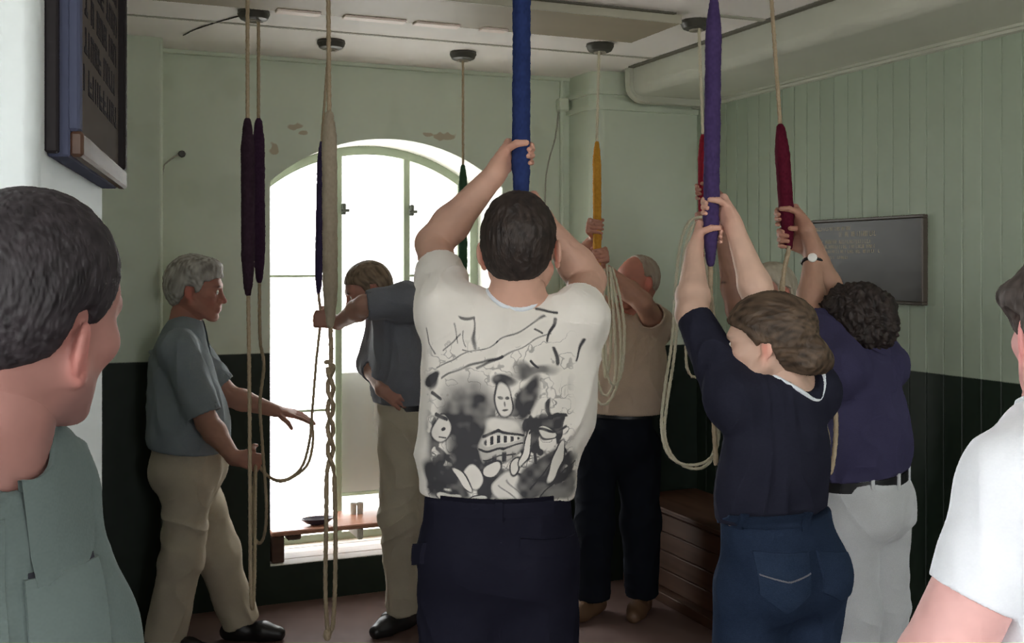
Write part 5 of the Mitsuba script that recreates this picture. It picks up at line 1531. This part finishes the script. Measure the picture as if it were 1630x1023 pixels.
# ==== foreground, left: close-cropped young man looking at the ringers
m_ = Person('young man with cropped dark hair close at the left edge, watching the ringers', 0.62 * RGT - 0.78 * FWD, (0.285, 0.145, 0.125), h=0.0045)
D1 = 1.17
hd = Head(at(50, 498, D1), 0.24 * RGT + 0.97 * FWD - 0.12 * UP, UP + 0.13 * RGT, 1.02, ear_z=-0.030)
m_.neck(at(-38, 735, D1 + 0.01), hd, 0.058)
ch = [(at(-60, 1330, D1 + 0.02), 0.155), (at(-60, 1150, D1 + 0.02), 0.155), (at(-62, 960, D1), 0.165), (at(-58, 845, D1), 0.155)]
m_.torso(ch, 0.68)
shA, shB = at(34, 780, D1 + 0.08), at(-205, 810, D1 - 0.12)
elA, elB = at(68, 1200, D1 + 0.10), at(-230, 1230, D1 - 0.16)
for s_ in (shA, shB):
    m_.body.cap(at(-50, 835, D1), s_, 0.055, 0.055, 0.05)
m_.head(0.0028)
wA = elA + UP * -0.22 + m_.F * 0.05
wB = elB + UP * -0.22 + m_.F * 0.05
m_.opening(shA, elA, wA, unit(-UP + 0.15 * m_.F), -m_.R, m_.F, 0.25, hh=0.0035)
m_.opening(shB, elB, wB, unit(-UP + 0.15 * m_.F), m_.R, m_.F, 0.25, hh=0.0035)
m_.finish(0.05, stubble=0.6)
make_hair(m_.key, hd, (0.010, 0.008, 0.010), (0.028, 0.023, 0.027), [(-0.2, -0.075), (-0.092, -0.078), (-0.070, -0.058), (-0.042, -0.040), (-0.034, 0.006), (-0.010, 0.014), (0.0, -0.004), (0.014, 0.0), (0.030, 0.020), (0.042, 0.050), (0.075, 0.072), (0.2, 0.08)], (0.007, 0.007, 0.012), 73, 0.0022, h=0.003, flow=(90, 60, 30), label='close-cropped dark hair')
m_.shirt([(at(-60, 1350, D1 + 0.02), 0.165), (at(-60, 1150, D1 + 0.02), 0.165), (at(-60, 960, D1), 0.170), (at(-56, 845, D1), 0.158)], 0.72, [([shA, sl(shA, elA, 0.62)], (0.070, 0.078)), ([shB, sl(shB, elB, 0.50)], (0.072, 0.072))], 'cloth_greygreen_shirt', 0.014,
         hem=(at(-60, 1290, D1), -UP), neck=(at(-25, 712, D1 - 0.02), unit(UP * 0.85 + 0.25 * m_.F), 0.066), h=0.005, amp=0.007, seed=141, shoulders=[(at(-50, 815, D1), shA, 0.080, 0.074), (at(-50, 815, D1), shB, 0.080, 0.074)], label='grey-green open-necked shirt')
nk = (at(-25, 712, D1 - 0.02), unit(UP * 0.85 + 0.25 * m_.F), 0.066)
m_.collar(nk, 0.070, 0.042, 'cloth_greygreen_shirt', gap=0.30, point=1.5, stand=0.018, label='open collar')
pf = lambda u, z: at(-60, 845, D1) + m_.R * u + UP * z + m_.F * 0.13
m_.patch('chest_pocket', m_.cloth, [pf(-0.125, -0.035), pf(-0.035, -0.035), pf(-0.035, -0.150), pf(-0.125, -0.150)], m_.F, 'cloth_greygreen_shirt', thick=0.007, n=(14, 14), bottom=0.012, last=m_.pre, label='chest pocket with a sagging opening')
m_.patch('pocket_opening', m_.cloth, [pf(-0.120, -0.030), pf(-0.040, -0.030), pf(-0.040, -0.038), pf(-0.120, -0.038)], m_.F, 'cloth_plain_dark', thick=0.003, n=(16, 3), bottom=0.012, last=m_.pre)
m_.patch('placket', m_.cloth, [pf(-0.016, 0.03), pf(0.020, 0.03), pf(0.020, -0.40), pf(-0.016, -0.40)], m_.F, 'cloth_greygreen_shirt', thick=0.004, n=(5, 30), last=m_.pre)
for z in (-0.02, -0.11, -0.20):
    q = m_.cloth.drop([pf(0.002, z)], m_.F, 0.25, m_.pre)[0] + m_.F * 0.0055
    add('button', frame_mesh(lathe([(0, 0), (0.0055, 0), (0.0055, 0.002), (0.004, 0.003), (0, 0.0025)], 16), q, m_.R, UP, m_.F), 'trim_white', m_.key, smooth=35)
hipc = at(-60, 1300, D1 + 0.02)
h1_, h2_ = hipc + m_.R * 0.08 - UP * 0.07, hipc - m_.R * 0.08 - UP * 0.07
k1_, k2_ = h1_ * [1, 1, 0] + UP * 0.48, h2_ * [1, 1, 0] + UP * 0.48
a1_, a2_ = k1_ * [1, 1, 0] + UP * 0.085, k2_ * [1, 1, 0] + UP * 0.085
m_.trousers(hipc, 0.165, 0.78, [(h1_, k1_, a1_, 0.098, 0.080, 0.072), (h2_, k2_, a2_, 0.098, 0.080, 0.072)], 'cloth_plain_dark', (hipc + UP * 0.08, UP), 0.009, 0.006, 151)
m_.shoes([a1_ + UP * 0.01, a2_ + UP * 0.01], [m_.F, m_.F], 'leather_black')

# ==== foreground, right: man in a white T-shirt, cut off by the frame
m_ = Person('man in a bright white T-shirt cut off by the right edge', -0.55 * RGT + 0.83 * FWD, (0.58, 0.33, 0.31), h=0.0045)
D9 = 1.60
hd = Head(at(1712, 528, D9), 0.10 * RGT + 1.0 * FWD, UP, 1.02)
m_.neck(at(1700, 665, D9 + 0.01), hd, 0.060)
ch = [(at(1735, 1180, D9), 0.160), (at(1730, 1030, D9), 0.160), (at(1725, 860, D9), 0.168), (at(1718, 760, D9), 0.158)]
m_.torso(ch, 0.68)
shA, shB = at(1630, 776, 1.50), at(1850, 762, D9 + 0.12)
elA, elB = at(1492, 1064, 1.50), at(1880, 1110, D9 + 0.10)
for s_ in (shA, shB):
    m_.body.cap(at(1712, 765, D9), s_, 0.055, 0.056, 0.05)
m_.head(0.0030)
m_.opening(shA, elA, elA - UP * 0.215 + m_.F * 0.10, unit(m_.F * 0.4 - UP), -m_.R * -1.0, UP, 0.3, r=(0.056, 0.056, 0.052, 0.029), hh=0.0035)
m_.opening(shB, elB, elB - UP * 0.12 + m_.F * 0.20, unit(m_.F - 0.3 * UP), -m_.R, UP, 0.3, r=(0.056, 0.052, 0.050, 0.029), hh=0.0035)
m_.finish(0.25)
make_hair(m_.key, hd, (0.022, 0.016, 0.014), (0.075, 0.060, 0.055), SHORT_MAN, (0.012, 0.012, 0.014), 83, 0.004, lumps=[(-0.075, 0.01, 0.050, (0.028, 0.05, 0.024))], label='short dark hair')
m_.shirt([(at(1738, 1230, D9), 0.175), (at(1730, 1030, D9), 0.168), (at(1725, 860, D9), 0.175), (at(1715, 765, D9), 0.160)], 0.72, [([shA, sl(shA, elA, 0.60)], (0.075, 0.061)), ([shB, sl(shB, elB, 0.6)], (0.075, 0.061))], 'cloth_white', 0.012, trim=('trim_white', 0.068, 0.006, 'ribbed neckband'),
         hem=(at(1735, 1250, D9), -UP), neck=(at(1702, 652, D9 + 0.01), UP, 0.066), h=0.004, amp=0.006, freq=(6, 6, 3), seed=161, shoulders=[(at(1708, 735, D9), shA, 0.088, 0.078), (at(1708, 735, D9), shB, 0.088, 0.078), (at(1715, 700, D9), at(1660, 740, 1.55), 0.072, 0.072)], label='bright white T-shirt')
hipc = at(1738, 1200, D9)
h1_, h2_ = hipc + m_.R * 0.08 - UP * 0.07, hipc - m_.R * 0.08 - UP * 0.07
k1_, k2_ = h1_ * [1, 1, 0] + UP * 0.48, h2_ * [1, 1, 0] + UP * 0.48
a1_, a2_ = k1_ * [1, 1, 0] + UP * 0.085, k2_ * [1, 1, 0] + UP * 0.085
m_.trousers(hipc, 0.165, 0.78, [(h1_, k1_, a1_, 0.098, 0.080, 0.072), (h2_, k2_, a2_, 0.098, 0.080, 0.072)], 'cloth_plain_dark', (hipc + UP * 0.08, UP), 0.009, 0.006, 171)
m_.shoes([a1_ + UP * 0.01, a2_ + UP * 0.01], [m_.F, m_.F], 'leather_black')
